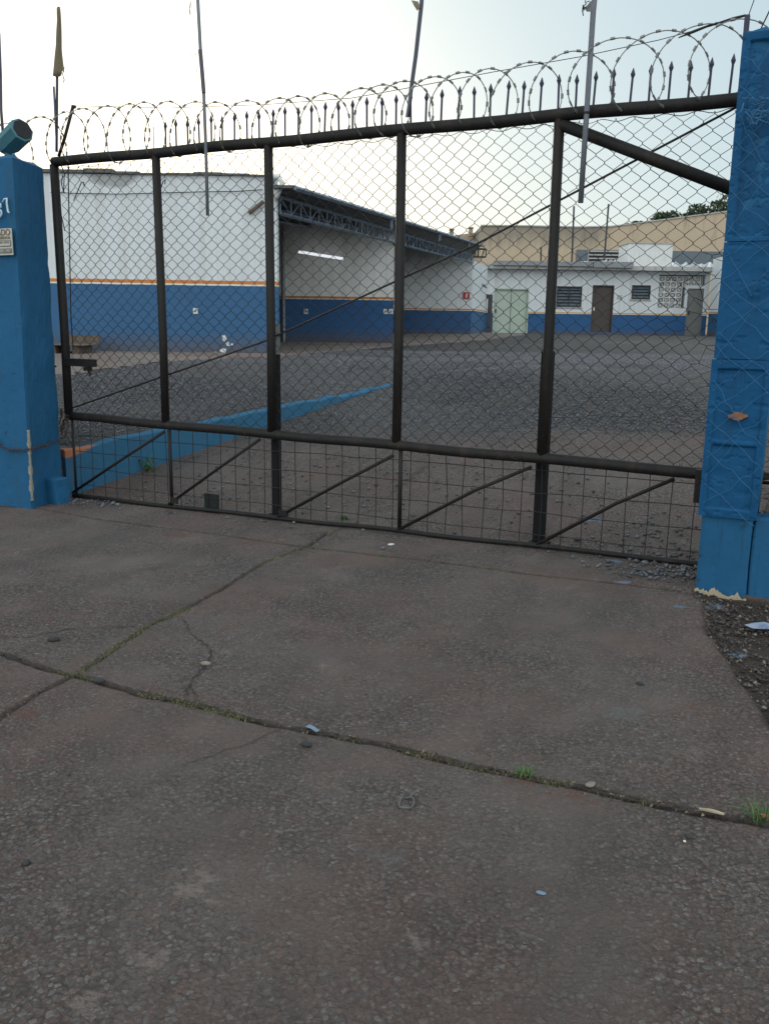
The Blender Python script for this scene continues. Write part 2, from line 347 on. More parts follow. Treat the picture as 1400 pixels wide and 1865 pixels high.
def stones_mat(name, lo, hi, warm):
    m, n, bs = new_mat(name)
    oi = N(n, 'ShaderNodeAttribute', attribute_name='tone').outputs['Fac']
    c = mix(n, oi, lo, hi); c = mix(n, math_(n, 'GREATER_THAN', oi, .93), c, warm)
    c = mix(n, math_(n, 'MULTIPLY', noise(n, wpos(n), 90, 4), .35), c, (.03, .03, .03))
    n.links.new(c, bs.inputs['Base Color']); bs.inputs['Roughness'].default_value = .75; return m
M['gravel'] = stones_mat('crushed_stone', (.060, .064, .073), (.215, .222, .238), (.22, .17, .14))
M['rubble'] = stones_mat('rubble_bits', (.022, .02, .019), (.115, .095, .08), (.24, .21, .18))
def leaf_mat(name, lo, hi):
    m, n, bs = new_mat(name); oi = N(n, 'ShaderNodeAttribute', attribute_name='tone').outputs['Fac']
    c = mix(n, oi, lo, hi); n.links.new(c, bs.inputs['Base Color']); bs.inputs['Roughness'].default_value = .7; return m
M['leaf'] = leaf_mat('tree_leaves', (.018, .032, .014), (.075, .11, .035))
M['grass'] = leaf_mat('weed_blades', (.09, .12, .035), (.24, .22, .09))
M['green'] = leaf_mat('fresh_weed', (.04, .10, .025), (.12, .20, .06))
M['litter'] = leaf_mat('dry_litter', (.06, .04, .028), (.25, .18, .115))
M['corner'] = paint('broken_corner_plaster', (.27, .265, .22), dirt=(.12, .11, .09), rough=.9, scale=14, amt=.9)
M['darkstone'] = paint('dark_stone', (.042, .042, .042), rough=.85, scale=40, amt=.7)
M['rusthole'] = paint('rusty_patch', (.27, .125, .06), dirt=(.10, .05, .03), chip=(.36, .29, .18), chip_t=.60, rough=.9, scale=16, amt=.9)

# ------------------------------------------------------------------ ground heights
WA = np.array([-2.72, 7.42]); WB = np.array([0.05, 10.24])          # retaining wall ends in plan
WD = (WB - WA) / np.linalg.norm(WB - WA); WN = np.array([-WD[1], WD[0]])
def height(X, Y):
    X = np.asarray(X, float); Y = np.asarray(Y, float)
    s = X * CA - (Y - GD) * SA; t = X * SA + (Y - GD) * CA
    zs = .0178 * np.clip(s, -8, 8)
    q = np.clip((t - .15) * .196, 0, None)
    zr = zs * (1 - sstep(0, 3, t)) + np.where(q < .8, q, .8 + .13 * (1 - np.exp(-(q - .8) / .13)))
    l = .33 + .1325 * (Y - 7.5)
    zl = np.where(l < .82, l, .82 + .10 * (1 - np.exp(-(l - .82) / .10)))
    dn = (X - WA[0]) * WN[0] + (Y - WA[1]) * WN[1]; al = (X - WA[0]) * WD[0] + (Y - WA[1]) * WD[1]
    L_ = np.linalg.norm(WB - WA)
    wid = .03 + 1.4 * sstep(L_ - .1, L_ + 3.5, al)
    k = sstep(-wid, wid, dn + .0) * sstep(-.02, .05, t)
    z = zr * (1 - k) + zl * k
    z = z + .13 * sstep(18, 42, Y)
    return z
def hz(X, Y): return float(height(X, Y))

def seg_dist(px, py, pl):
    d = np.full(px.shape, 1e9)
    for (x0, y0), (x1, y1) in zip(pl[:-1], pl[1:]):
        vx, vy = x1 - x0, y1 - y0; L2 = vx * vx + vy * vy + 1e-12
        u = np.clip(((px - x0) * vx + (py - y0) * vy) / L2, 0, 1)
        d = np.minimum(d, np.hypot(px - x0 - u * vx, py - y0 - u * vy))
    return d
def stpl(pts): return [onStreet(*p) for p in pts]
J1 = stpl([(72, 926), (175, 945), (300, 962), (400, 974), (560, 997), (650, 1007), (830, 1028), (980, 1048), (1100, 1060), (1190, 1072), (1262, 1080)])
J2 = stpl([(-200, 1148), (0, 1190), (90, 1220), (165, 1237), (250, 1262), (340, 1280), (420, 1302), (520, 1325), (580, 1335), (700, 1357), (790, 1380), (900, 1405), (960, 1418), (1050, 1432), (1170, 1460), (1290, 1483), (1400, 1502), (1500, 1522)])
J3 = stpl([(-100, 1375), (0, 1308), (70, 1262), (140, 1228), (210, 1180), (270, 1140), (330, 1112), (400, 1075), (480, 1025), (560, 995), (600, 967)])
s_j3 = J3[-1][0]
J3 += [(s_j3 + .02, -.2), (s_j3 + .05, .3), (s_j3 + .03, 1.2), (s_j3 + .08, 2.6)]
J0 = stpl([(-150, 920), (0, 922), (72, 926)])
C1 = stpl([(332, 1128), (350, 1158), (372, 1175), (386, 1190), (372, 1215), (350, 1240), (332, 1275)])
C2 = stpl([(-60, 1163), (0, 1160), (50, 1162), (120, 1148), (200, 1143), (270, 1142)])
C3 = stpl([(520, 1325), (450, 1355), (380, 1380), (290, 1410)])
DE = stpl([(1262, 1082), (1275, 1095), (1283, 1150), (1310, 1185), (1330, 1225), (1372, 1275), (1400, 1325), (1500, 1480)])

def ground_attrs(o, S, T):
    nj = fbm(S * 9, T * 9, 5); n2 = fbm(S * 45, T * 45, 9)
    jm = np.zeros_like(S)
    for pl, w0 in ((J1, .003), (J2, .0078), (J3, .0052), (J0, .004)):
        d = seg_dist(S, T, pl); wv = w0 * (.35 + 1.7 * nj) * (.6 + .8 * n2)
        jm = np.maximum(jm, 1 - sstep(wv * .8, wv * 1.6 + .004, d))
    # verge of bare earth right of the broken slab edge
    sx = np.interp(T, [p[1] for p in DE][::-1], [p[0] for p in DE][::-1])
    dirt = sstep(-.01, .02, S - sx + .06 * (fbm(S * 7, T * 7, 21) - .5)) * (T < -.50) * (S > 1.5)
    jm = np.maximum(jm, dirt)
    st = np.zeros(S.shape + (4,))
    def blob(px, py, r, col, a=1.0, asp=1.0, thr=.5):
        s0, t0 = onStreet(px, py) if isinstance(px, (int, float)) and py > 500 else (px, py)
        d = np.hypot((S - s0) / asp, T - t0) / r
        k = np.clip((1.1 - d) * 1.6 - (fbm((S + 3) * 14 / max(r, .05) * .12, (T + 7) * 14 / max(r, .05) * .12, 31) - .25) * 2.0, 0, 1) * a
        k = k * (d < 1.3)
        for i in range(3): st[..., i] = np.where(k > st[..., 3], col[i], st[..., i])
        st[..., 3] = np.maximum(st[..., 3], k)
    B = (.17, .25, .36)
    for b_ in ((1120, 1022, .07), (1136, 1061, .06), (1235, 1105, .06), (1074, 970, .10), (1066, 884, .08), (1345, 1185, .07), (1310, 1098, .12)): blob(b_[0], b_[1], b_[2], B, .85, 1.3)
    for b_ in ((1045, 1445, .09), (955, 1425, .07), (330, 975, .16), (440, 985, .12), (1265, 1290, .05), (1150, 1065, .1), (30, 1300, .13)): blob(b_[0], b_[1], b_[2], (.16, .062, .04), .55, 1.8)
    for b_ in ((95, 1195, .13), (1120, 1300, .2), (700, 1560, .1)): blob(b_[0], b_[1], b_[2], (.155, .15, .145), .5, 1.5)
    for b_ in ((250, 1740, .08), (380, 1600, .06), (780, 1715, .06), (170, 1830, .07), (350, 1625, .07), (110, 1650, .07)): blob(b_[0], b_[1], b_[2], (.26, .20, .175), .6, 1.6)
    me = o.data
    a = me.attributes.new('joint', 'FLOAT', 'POINT'); a.data.foreach_set('value', jm.ravel().astype(np.float32))
    a = me.attributes.new('stain', 'FLOAT_COLOR', 'POINT'); a.data.foreach_set('color', st.reshape(-1).astype(np.float32))
    return jm

def grid_faces(nu, nv):
    i, j = np.meshgrid(np.arange(nu - 1), np.arange(nv - 1), indexing='ij'); a = (i * nv + j).ravel()
    return np.stack([a, a + nv, a + nv + 1, a + 1], 1)

# pavement in front of the gate: one fine sheet with its joints and cracks sunk into it
S, T = np.meshgrid(np.arange(-4.3, 3.9, .0135), np.arange(-6.2, .22, .0135), indexing='ij')
X = S * CA + T * SA; Y = GD - S * SA + T * CA
Z = height(X, Y) + .006 * (fbm(S * 1.5, T * 1.5, 3) - .5) + .0035 * (fbm(S * 14, T * 14, 8) - .5)
V = np.stack([X.ravel(), Y.ravel(), Z.ravel()], 1)
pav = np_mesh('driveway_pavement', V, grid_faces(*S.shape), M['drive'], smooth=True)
jm = ground_attrs(pav, S, T)
sx = np.interp(T, [p[1] for p in DE][::-1], [p[0] for p in DE][::-1])
dz = -jm * (.012 + .006 * fbm(S * 40, T * 40, 77)) - .02 * ((S > sx + .02) & (T < -.5) & (jm > .5)) * fbm(S * 8, T * 8, 55)
V[:, 2] += dz.ravel(); pav.data.vertices.foreach_set('co', V.astype(np.float32).ravel()); pav.data.update()
ga = pav.data.attributes.new('gravel', 'FLOAT', 'POINT'); ga.data.foreach_set('value', np.zeros(len(V), np.float32))
tag(pav, kind='structure')

# yard behind the gate
def gravel_mask(X, Y):
    s = X * CA - (Y - GD) * SA; t = X * SA + (Y - GD) * CA
    dn = (X - WA[0]) * WN[0] + (Y - WA[1]) * WN[1]
    nz = fbm(X * 1.2, Y * 1.2, 41)
    a = sstep(1.55, 3.0, t - .25 * np.clip(s, -1, 3) * .6 + (nz - .5) * 1.6)
    a = np.maximum(a, sstep(-.02, .03, dn) * (t > .1))
    a = np.maximum(a, sstep(.25, .0, np.abs(dn + .14)) * .8 * (nz > .42) * (t > .6))
    return a
for nm, xs, ys in (('yard_ground', np.arange(-7, 8.01, .06), np.arange(5.2, 16.01, .06)),):
    Xg, Yg = np.meshgrid(xs, ys, indexing='ij')
    Zg = height(Xg, Yg) + .03 * (fbm(Xg * .9, Yg * .9, 13) - .5) * sstep(7, 9, Yg)
    s_ = Xg * CA - (Yg - GD) * SA; t_ = Xg * SA + (Yg - GD) * CA
    Zg = np.where(t_ < .3, Zg - .03 * sstep(.26, .16, t_), Zg)
    Fq = grid_faces(*Xg.shape)
    keep = (t_.ravel()[Fq].max(1) > .10)
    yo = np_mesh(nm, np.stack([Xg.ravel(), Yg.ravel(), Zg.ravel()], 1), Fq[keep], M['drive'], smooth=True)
    ground_attrs(yo, s_, t_)
    g_ = gravel_mask(Xg, Yg)
    a = yo.data.attributes.new('gravel', 'FLOAT', 'POINT'); a.data.foreach_set('value', g_.ravel().astype(np.float32))
    tag(yo, kind='structure')
# far yard and surrounding land out to the horizon
xs = np.unique(np.concatenate([np.arange(-600, -40, 40), np.arange(-40, 60, 1.0), np.arange(60, 640, 40)])); ys = np.unique(np.concatenate([np.arange(-60, -6, 6), np.arange(-6, 15.7, 1.0), np.arange(15.7, 60, 1.0), np.arange(60, 900, 40)]))
Xg, Yg = np.meshgrid(xs, ys, indexing='ij'); Zg = height(Xg, Yg)
Zg = np.where(Yg < 15.6, np.minimum(Zg, .2) - .35, Zg)
Zg = np.where((Xg < -4.2) & (Yg < 15.6) & (Yg > 7.5), height(Xg, Yg) - .08, Zg)
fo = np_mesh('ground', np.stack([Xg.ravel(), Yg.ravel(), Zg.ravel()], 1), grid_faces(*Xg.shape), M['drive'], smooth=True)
a = fo.data.attributes.new('gravel', 'FLOAT', 'POINT'); a.data.foreach_set('value', np.ones(Xg.size, np.float32)); tag(fo, kind='structure')
# concrete apron along the buildings
ap = [(-9, 10.4), (atY(130, 680, 10.7).x, 10.7), (-2.6, 12.0), (-1.62, 12.95), (0.2, 19.3), (3.2, 28), (5.6, 37), (6.2, 42.5), (6.2, 43.9), (4.6, 43.9), (-9, 43.9)]
def dense(poly, k=14):
    out = []
    for (a0, b0), (a1, b1) in zip(poly[:-1], poly[1:]):
        for i in range(k):
            u = i / k; jx = (rnd.random() - .5) * .14
            out.append((a0 + (a1 - a0) * u + jx, b0 + (b1 - b0) * u - jx))
    return out
edge = dense(ap[:8], 20)
vs = []; fs = []
for (ex, ey) in edge:
    vs.append((ex, ey)); 
Vv = []; Ff = []
K = 24
for i, (ex, ey) in enumerate(edge):
    bx, by = -9 + i * .02, min(43.8, max(ey + .2, 13.9 + (ey - 10.4) * .9))
    if ey > 30: bx = -9 + (ey - 30) * .8
    for k in range(K + 1):
        u = (k / K) ** 1.6; xx = ex + (bx - ex) * u; yy = ey + (by - ey) * u
        Vv.append((xx, yy, hz(xx, yy) + .022 - (.016 if k == 0 else 0)))
Fq = grid_faces(len(edge), K + 1)
apo = np_mesh('concrete_path', np.array(Vv), Fq, M['apron'], smooth=True); tag(apo, kind='structure')

# thin dark cracks and joint cores
crk = MB(); rc = random.Random(40)
def crack(pl, w0, step=.018, jit=.006, zoff=.0035):
    pts_ = []
    for (a0, b0), (a1, b1) in zip(pl[:-1], pl[1:]):
        L = math.hypot(a1 - a0, b1 - b0); k = max(1, int(L / step))
        for i in range(k): u = i / k; pts_.append((a0 + (a1 - a0) * u + rc.gauss(0, jit), b0 + (b1 - b0) * u + rc.gauss(0, jit)))
    prev = None
    for i in range(len(pts_) - 1):
        (a0, b0), (a1, b1) = pts_[i], pts_[i + 1]; L = math.hypot(a1 - a0, b1 - b0) + 1e-9; nx, ny = -(b1 - b0) / L, (a1 - a0) / L
        w_ = w0 * rc.uniform(.15, 1.1) * (0.1 if i in (0, len(pts_) - 2) else 1); row = []
        for sg in (-1, 1):
            p = G(a0 + nx * w_ * sg, b0 + ny * w_ * sg); row.append((p.x, p.y, hz(p.x, p.y) + zoff))
        if prev: crk.add(prev + row, [(0, 1, 3, 2)])
        prev = row
crack(C1, .0050); crack(C2, .0045); crack(C3, .0018, .03); crack(J0, .004); crack(J1, .0042, .02, .004)
crack(stpl([(310, 1262), (345, 1250), (380, 1300)]), .003); crack(stpl([(870, 1235), (874, 1280), (880, 1320)]), .0015)
for o_ in (-.010, .009): crack([(a, b + o_) for a, b in J2], .0055, .02, .004)
crack([(a + .006, b) for a, b in J3[:11]], .0035, .02, .004); crack([(a - .007, b) for a, b in J3[:11]], .002, .02, .004)
tag(crk.build('pavement_cracks', M['soil']), kind='structure')

# loose stones ------------------------------------------------------------
OV = np.array([(1, 0, 0), (-1, 0, 0), (0, 1, 0), (0, -1, 0), (0, 0, 1), (0, 0, -1)], float)
OF = np.array([(0, 2, 4), (2, 1, 4), (1, 3, 4), (3, 0, 4), (2, 0, 5), (1, 2, 5), (3, 1, 5), (0, 3, 5)])
def stones(name, P, size, mat, label, cat, sink=.25, kind='stuff', seed=1):
    r_ = np.random.default_rng(seed); n = len(P)
    v = OV[None] * (1 + .55 * (r_.random((n, 6, 3)) - .5)) + .35 * (r_.random((n, 6, 3)) - .5)
    sc3 = size[:, None] * np.stack([.6 + .8 * r_.random(n), .6 + .6 * r_.random(n), .4 + .4 * r_.random(n)], 1)
    v = v * sc3[:, None, :]
    an = r_.random(n) * 6.283; c, s = np.cos(an), np.sin(an)
    x = v[..., 0] * c[:, None] - v[..., 1] * s[:, None]; y = v[..., 0] * s[:, None] + v[..., 1] * c[:, None]
    v = np.stack([x, y, v[..., 2] + x * (r_.random((n, 1)) - .5) * .6], -1) + P[:, None, :]
    v[..., 2] += (sc3[:, 2] * (1 - sink * 2))[:, None]
    Fq = (OF[None] + (np.arange(n) * 6)[:, None, None]).reshape(-1, 3)
    o = np_mesh(name, v.reshape(-1, 3), Fq, mat)
    a = o.data.attributes.new('tone', 'FLOAT', 'POINT'); a.data.foreach_set('value', np.repeat(r_.random(n), 6).astype(np.float32))
    return tag(o, label, cat, kind=kind)
n0 = 330000
px_ = rng.uniform(-6, 8, n0); py_ = 7 + 9.5 * rng.random(n0) ** .8
gm = gravel_mask(px_, py_)
ss, tt = ST(px_, py_)
dnp = (px_ - WA[0]) * WN[0] + (py_ - WA[1]) * WN[1]; alp = (px_ - WA[0]) * WD[0] + (py_ - WA[1]) * WD[1]
kp = (rng.random(n0) < gm * (.35 + .65 * sstep(.36, .56, fbm(px_ * .7, py_ * 1.1, 61))) + .02 * (tt > .3)) & (tt > .25) & ~((np.abs(dnp) < .12) & (alp < 3.95)) & (np.abs(px_ / py_) < .47)
yl = np.interp(px_, [p[0] for p in ap[:6]], [p[1] for p in ap[:6]]); kp &= ~((px_ < .3) & (py_ > yl - .02))
px_, py_ = px_[kp], py_[kp]
gP = np.stack([px_, py_, height(px_, py_)], 1)
stones('gravel', gP, .0055 + .0090 * rng.random(len(px_)) ** 1.4, M['gravel'], 'dark grey crushed stone spread over the yard behind the gate', 'gravel', seed=4)
# strays on the ramp and by the right pillar
L = []
for (cx, cy, sx_, sy_, n_) in ((1.9, -.12, .16, .10, 130), (1.85, -.30, .2, .06, 60), (1.7, .35, .3, .25, 110), (-2.55, -.12, .2, .1, 60), (0, .9, 1.6, .5, 260), (-1.2, .5, 1.0, .4, 80)):
    q = rng.normal(size=(n_, 2)) * (sx_, sy_) + (cx, cy); L.append(q)
q = np.concatenate(L); q = q[(q[:, 0] < 2.08) & (q[:, 0] > -2.8)]
xx = q[:, 0] * CA + q[:, 1] * SA; yy = GD - q[:, 0] * SA + q[:, 1] * CA
stones('loose_chippings', np.stack([xx, yy, height(xx, yy)], 1), .008 + .012 * rng.random(len(xx)), M['gravel'], 'stray dark stone chippings scattered on the concrete around the gate foot', 'stone chippings', sink=.1, seed=5)
n_ = 260; q = np.stack([rng.uniform(-3.2, 2.6, n_), rng.uniform(-4.4, -.7, n_)], 1)
xx = q[:, 0] * CA + q[:, 1] * SA; yy = GD - q[:, 0] * SA + q[:, 1] * CA
stones('pavement_grit', np.stack([xx, yy, height(xx, yy)], 1), .0018 + .005 * rng.random(n_) ** 3, M['rubble'], 'tiny grit scattered across the pavement slabs in the foreground', 'grit', sink=.1, seed=6)
n_ = 3200; tq = rng.uniform(-2.2, -.56, n_); sx0 = np.interp(tq, [p[1] for p in DE][::-1], [p[0] for p in DE][::-1])
sq = sx0 + .01 + rng.random(n_) ** 1.3 * 1.0
xx = sq * CA + tq * SA; yy = GD - sq * SA + tq * CA
stones('rubble', np.stack([xx, yy, height(xx, yy) - .018], 1), .004 + .010 * rng.random(n_) ** 2, M['rubble'], 'mixed rubble and grit on the bare earth verge below the right pillar', 'rubble', sink=.05, seed=8)

# grass ---------------------------------------------------------------------
def blades(name, pts, hgt, mat, parent=None, n_each=1, lean=.8, wdt=.003, seed=3):
    r_ = np.random.default_rng(seed); pts = np.repeat(np.asarray(pts, float), n_each, 0); n = len(pts)
    h = hgt * (.4 + .9 * r_.random(n)); an = r_.random(n) * 6.283; ln = lean * (r_.random(n)); w2 = wdt * (.6 + .8 * r_.random(n))
    dx, dy = np.cos(an), np.sin(an); o = np.zeros((n, 5, 3))
    for i, (u, wv) in enumerate(((0, 1), (0, -1), (.55, .8), (.55, -.8), (1, 0))):
        cx = dx * ln * h * u * u; cy = dy * ln * h * u * u
        o[:, i, 0] = cx - dy * wv * w2; o[:, i, 1] = cy + dx * wv * w2; o[:, i, 2] = h * u * (1 - .35 * ln * u)
    o += pts[:, None, :]
    Fq = (np.array([(0, 1, 3), (0, 3, 2), (2, 3, 4)])[None] + (np.arange(n) * 5)[:, None, None]).reshape(-1, 3)
    ob = np_mesh(name, o.reshape(-1, 3), Fq, mat, parent)
    a = ob.data.attributes.new('tone', 'FLOAT', 'POINT'); a.data.foreach_set('value', np.repeat(r_.random(n), 5).astype(np.float32))
    return ob
def along(pl, i0, i1, n, spread, r_):
    out = []
    for _ in range(n):
        u = i0 + (i1 - i0) * r_.random(); k = min(int(u), len(pl) - 2); f = u - k
        out.append((pl[k][0] * (1 - f) + pl[k + 1][0] * f + r_.gauss(0, spread), pl[k][1] * (1 - f) + pl[k + 1][1] * f + r_.gauss(0, spread)))
    return out
g = []
for c_ in range(34):                                    # clumps, not an even fringe
    pl = rnd.choice([J1, J2, J2, J3, J3, J3]); u = rnd.uniform(0.8, len(pl) - 1.2)
    g += along(pl, max(0, u - .25), min(len(pl) - 1.01, u + .25), rnd.randint(25, 90), .012, rnd)
for pl, a_, b_, n_ in ((J3, 4, 6.2, 420), (J3, 7.4, 9, 260), (J2, 2.2, 3.1, 160), (J1, 4.0, 5.2, 260), (J1, 2.6, 3.2, 130), (J1, 6.6, 7.4, 120), (J2, 5.1, 6.3, 260), (J2, 9.2, 11, 180), (J2, 11.6, 12.8, 160), (J3, 10, 12.5, 200)):
    g += along(pl, a_, b_, n_, .012, rnd)
g = np.array(g); xx = g[:, 0] * CA + g[:, 1] * SA; yy = GD - g[:, 0] * SA + g[:, 1] * CA
tag(blades('grass', np.stack([xx, yy, height(xx, yy) - .012], 1), .020, M['grass'], lean=1.6, wdt=.0016, seed=9), 'short dry yellow green grass growing in the pavement joints', 'grass', kind='stuff')
lt = []
for pl, a_, b_, n_ in ((J2, 4, 9, 70), (J2, 9, 15, 170), (J3, 1, 9, 50)): lt += along(pl, a_, b_, n_, .014, rnd)
lt = np.array(lt); xx = lt[:, 0] * CA + lt[:, 1] * SA; yy = GD - lt[:, 0] * SA + lt[:, 1] * CA
dn_ = []
for c_ in range(330):
    tq = rnd.uniform(-1.9, -.56); s0 = float(np.interp(tq, [p[1] for p in DE][::-1], [p[0] for p in DE][::-1])); dn_.append((s0 + rnd.random() ** 1.2, tq))
dn_ = np.array(dn_); x2 = dn_[:, 0] * CA + dn_[:, 1] * SA; y2 = GD - dn_[:, 0] * SA + dn_[:, 1] * CA
def litter(name, pts, size, mat, seed):
    r_ = np.random.default_rng(seed); n = len(pts); an = r_.random(n) * 6.283; L_ = size * (.4 + r_.random(n)); W_ = L_ * (.12 + .35 * r_.random(n) ** 2)
    o = np.zeros((n, 4, 3))
    for i, (u, v) in enumerate(((-1, 0), (0, -1), (1, 0), (0, 1))):
        a_, b_ = u * L_, v * W_; o[:, i, 0] = a_ * np.cos(an) - b_ * np.sin(an); o[:, i, 1] = a_ * np.sin(an) + b_ * np.cos(an); o[:, i, 2] = .003 + .01 * r_.random(n) * (i % 2)
    o += pts[:, None, :]; Fq = np.arange(4 * n).reshape(-1, 4); ob = np_mesh(name, o.reshape(-1, 3), Fq, mat)
    a = ob.data.attributes.new('tone', 'FLOAT', 'POINT'); a.data.foreach_set('value', np.repeat(r_.random(n), 4).astype(np.float32)); return ob
pts = np.concatenate([np.stack([xx, yy, height(xx, yy) - .004], 1), np.stack([x2, y2, height(x2, y2) - .006], 1)])
tag(litter('dry_leaf_litter', pts, .010, M['litter'], 12), 'dry straw and leaf bits lying in the joints and on the earth verge', 'leaf litter', kind='stuff')
for (px, py, hh, n_, lab) in ((955, 1411, .035, 70, 'small dark green weed in the long front joint below the middle of the driveway'), (1383, 1492, .07, 45, 'bright green grass tuft in the joint at the right edge of the photo'), (628, 948, .05, 60, 'light green grass tuft just behind the bottom rail of the gate'), (690, 1012, .03, 30, 'little grass tuft in the joint in front of the gate beside the pale pebble')):
    s0, t0 = onStreet(px, py); p0 = G(s0, t0); zz = hz(p0.x, p0.y)
    pp = np.array([(p0.x + rnd.gauss(0, .018), p0.y + rnd.gauss(0, .012), zz - .01) for _ in range(n_)])
    tag(blades('weed', pp, hh, M['green'], lean=1.3, wdt=.0022, seed=px), lab, 'weed')
pp = []
p0 = Vector((-2.12, 7.92, 0))
pp = np.array([(p0.x + rnd.gauss(0, .03), p0.y - .05 + rnd.gauss(0, .01), hz(p0.x, p0.y - .2) + abs(rnd.gauss(.05, .04))) for _ in range(70)])
tag(blades('weed', pp, .06, M['green'], lean=1.5, wdt=.006, seed=77), 'green leafy weed at the foot of the blue retaining wall', 'weed')

# ------------------------------------------------------------------ blue retaining wall beside the ramp
rw = MB(); nW = 60; tk = .11; prof = []
for i in range(nW + 1):
    u = i / nW; p = WA + (WB - WA) * u
    zt = .325 + .1325 * (p[1] - 7.5) + .03 * (float(noise2(np.array([u * 25.]), np.array([3.]), 5)[0]) - .5) + .012 + .022 * u
    prof.append((p, zt))
V_ = []
for p, zt in prof:
    a_ = p - WN * tk / 2 - WD * 0; b_ = p + WN * tk / 2; zb = hz(*(p - WN * .15)) - .3
    jt = .008 * (rnd.random() - .5)
    V_ += [(a_[0], a_[1], zb), (a_[0], a_[1], zt - .012), (a_[0] + WN[0] * .02, a_[1] + WN[1] * .02, zt + jt), (b_[0], b_[1], zt + jt), (b_[0], b_[1], zb)]
F_ = []
for i in range(nW):
    for k in range(4): F_.append((i * 5 + k, (i + 1) * 5 + k, (i + 1) * 5 + k + 1, i * 5 + k + 1))
F_ += [(0, 1, 2, 3, 4), tuple(nW * 5 + k for k in (4, 3, 2, 1, 0))]
def retaining_mat():
    m = paint('retaining_wall_paint', (.034, .135, .235), dirt=(.07, .085, .10), spec=.2, rough=.8, scale=4, amt=.8, chip=(.2, .2, .19), chip_t=.73, bumpy=.6)
    n = m.node_tree; bs = n.nodes['Principled BSDF']; old = bs.inputs['Base Color'].links[0].from_socket
    P = wpos(n); sp = N(n, 'ShaderNodeSeparateXYZ'); n.links.new(P, sp.inputs[0])
    top = math_(n, 'SUBTRACT', sp.outputs[2], math_(n, 'MULTIPLY_ADD', sp.outputs[1], .1325, .335 - .1325 * 7.5))
    lim = math_(n, 'MULTIPLY_ADD', noise(n, P, 3.2, 8, .7), -.12, .125)
    near = math_(n, 'MULTIPLY', math_(n, 'SUBTRACT', 7.90, sp.outputs[1]), .27, 0, True)
    k = ramp(n, math_(n, 'ADD', math_(n, 'ADD', math_(n, 'SUBTRACT', top, 0), math_(n, 'MULTIPLY', lim, -1)), near), .01, .02)
    n.links.new(mix(n, k, old, (.40, .16, .085)), bs.inputs['Base Color']); return m
rwm = MB().add(V_, F_).build('retaining_wall', retaining_mat())
tag(rwm, 'low blue painted retaining wall with bare brick top edge running up beside the ramp', 'low wall')

# ------------------------------------------------------------------ warehouse with open shed
YW, YP, YE = 13.66, 21.8, 36.0
XC = ray(505, 500)[0] * YW
opd = Vector((ray(857, 600)[0] * YE - XC, YE - YW, 0)); sl_ = opd.x / opd.y
def ox(Y): return XC + sl_ * (Y - YW)
wh = empty('warehouse', (XC - 4, YW, .9), 'white warehouse with blue dado, orange stripe and open lean-to shed on the left', 'warehouse')
zt_l = CAMZ + ray(300, 318)[1] * YW
mW = striped_wall('warehouse_front_paint', 1.922, (.030, .112, .235), mould=(ray(205, 320)[0] * YW, 3.45, .48, .22))
mP = striped_wall('shed_wall_paint', 1.95, (.022, .10, .25), white=(.80, .81, .78)); mE = striped_wall('shed_end_paint', 1.95, (.025, .09, .22))
MB().box((-12, YW, .5), (XC, YW + .22, zt_l)).build('front_wall', mW, wh)
cap = MB()
for i in range(26):
    x0 = -12 + (XC + 12) * i / 26; x1 = -12 + (XC + 12) * (i + 1) / 26
    k = .012 * math.sin(i * 1.7) + (.03 if x0 < -4.3 else 0)
    cap.box((x0, YW - .05, zt_l + .001 + k * .3), (x1 + .01, YW + .26, zt_l + .03 + k))
cap.build('roof_flashing', M['roofsheet'], wh)
MB().box((-12, YP, .5), (ox(YP) - .02, YP + .18, 3.75)).build('partition_wall', mP, wh)
MB().box((-12, YE, .5), (ox(YE), YE + .2, 4.45)).build('end_wall', mE, wh)
MB().box((-12.2, YW + .22, .5), (-12, YE, 4.4)).build('side_wall', mP, wh)
for k, pl_ in enumerate((((404, 611), (410, 610), (413, 618), (408, 622), (405, 618)), ((411, 624), (416, 622), (419, 630), (413, 629)), ((421, 625), (424, 625), (424, 629), (420, 628)), ((400, 638), (404, 634), (412, 635), (411, 642), (402, 641)), ((390, 640), (394, 639), (393, 643), (389, 643)))):
    P3 = [atY(x, y, YW - .003) for x, y in pl_]; MB().add(P3, [tuple(range(len(P3)))[::-1]]).build('bare_patch', M['white'], wh)
# truss along the open side
zb0 = CAMZ + ray(506, 386)[1] * YW; zb1 = CAMZ + ray(853, 478.5)[1] * YE
zt0 = CAMZ + ray(506, 355)[1] * YW; zt1 = CAMZ + ray(853, 464)[1] * YE
tr = MB(); NP = 46
def tp(u, top, off=0.0):
    Y = YW + .15 + (YE - YW - .2) * u
    return Vector((ox(Y) + off, Y, (zt0 + (zt1 - zt0) * u) if top else (zb0 + (zb1 - zb0) * u)))
for tflag in (0, 1):
    a, b = tp(0, tflag), tp(1, tflag); tr.tube([a, b], .028, 4)
for i in range(NP + 1):
    u = i / NP; tr.tube([tp(u, 0), tp(u, 1)], .013, 4)
    if i < NP:
        v = (i + 1) / NP
        tr.tube([tp(u, 0), tp(v, 1)] if i % 2 else [tp(u, 1), tp(v, 0)], .012, 4)
tr.build('truss', M['truss'], wh)
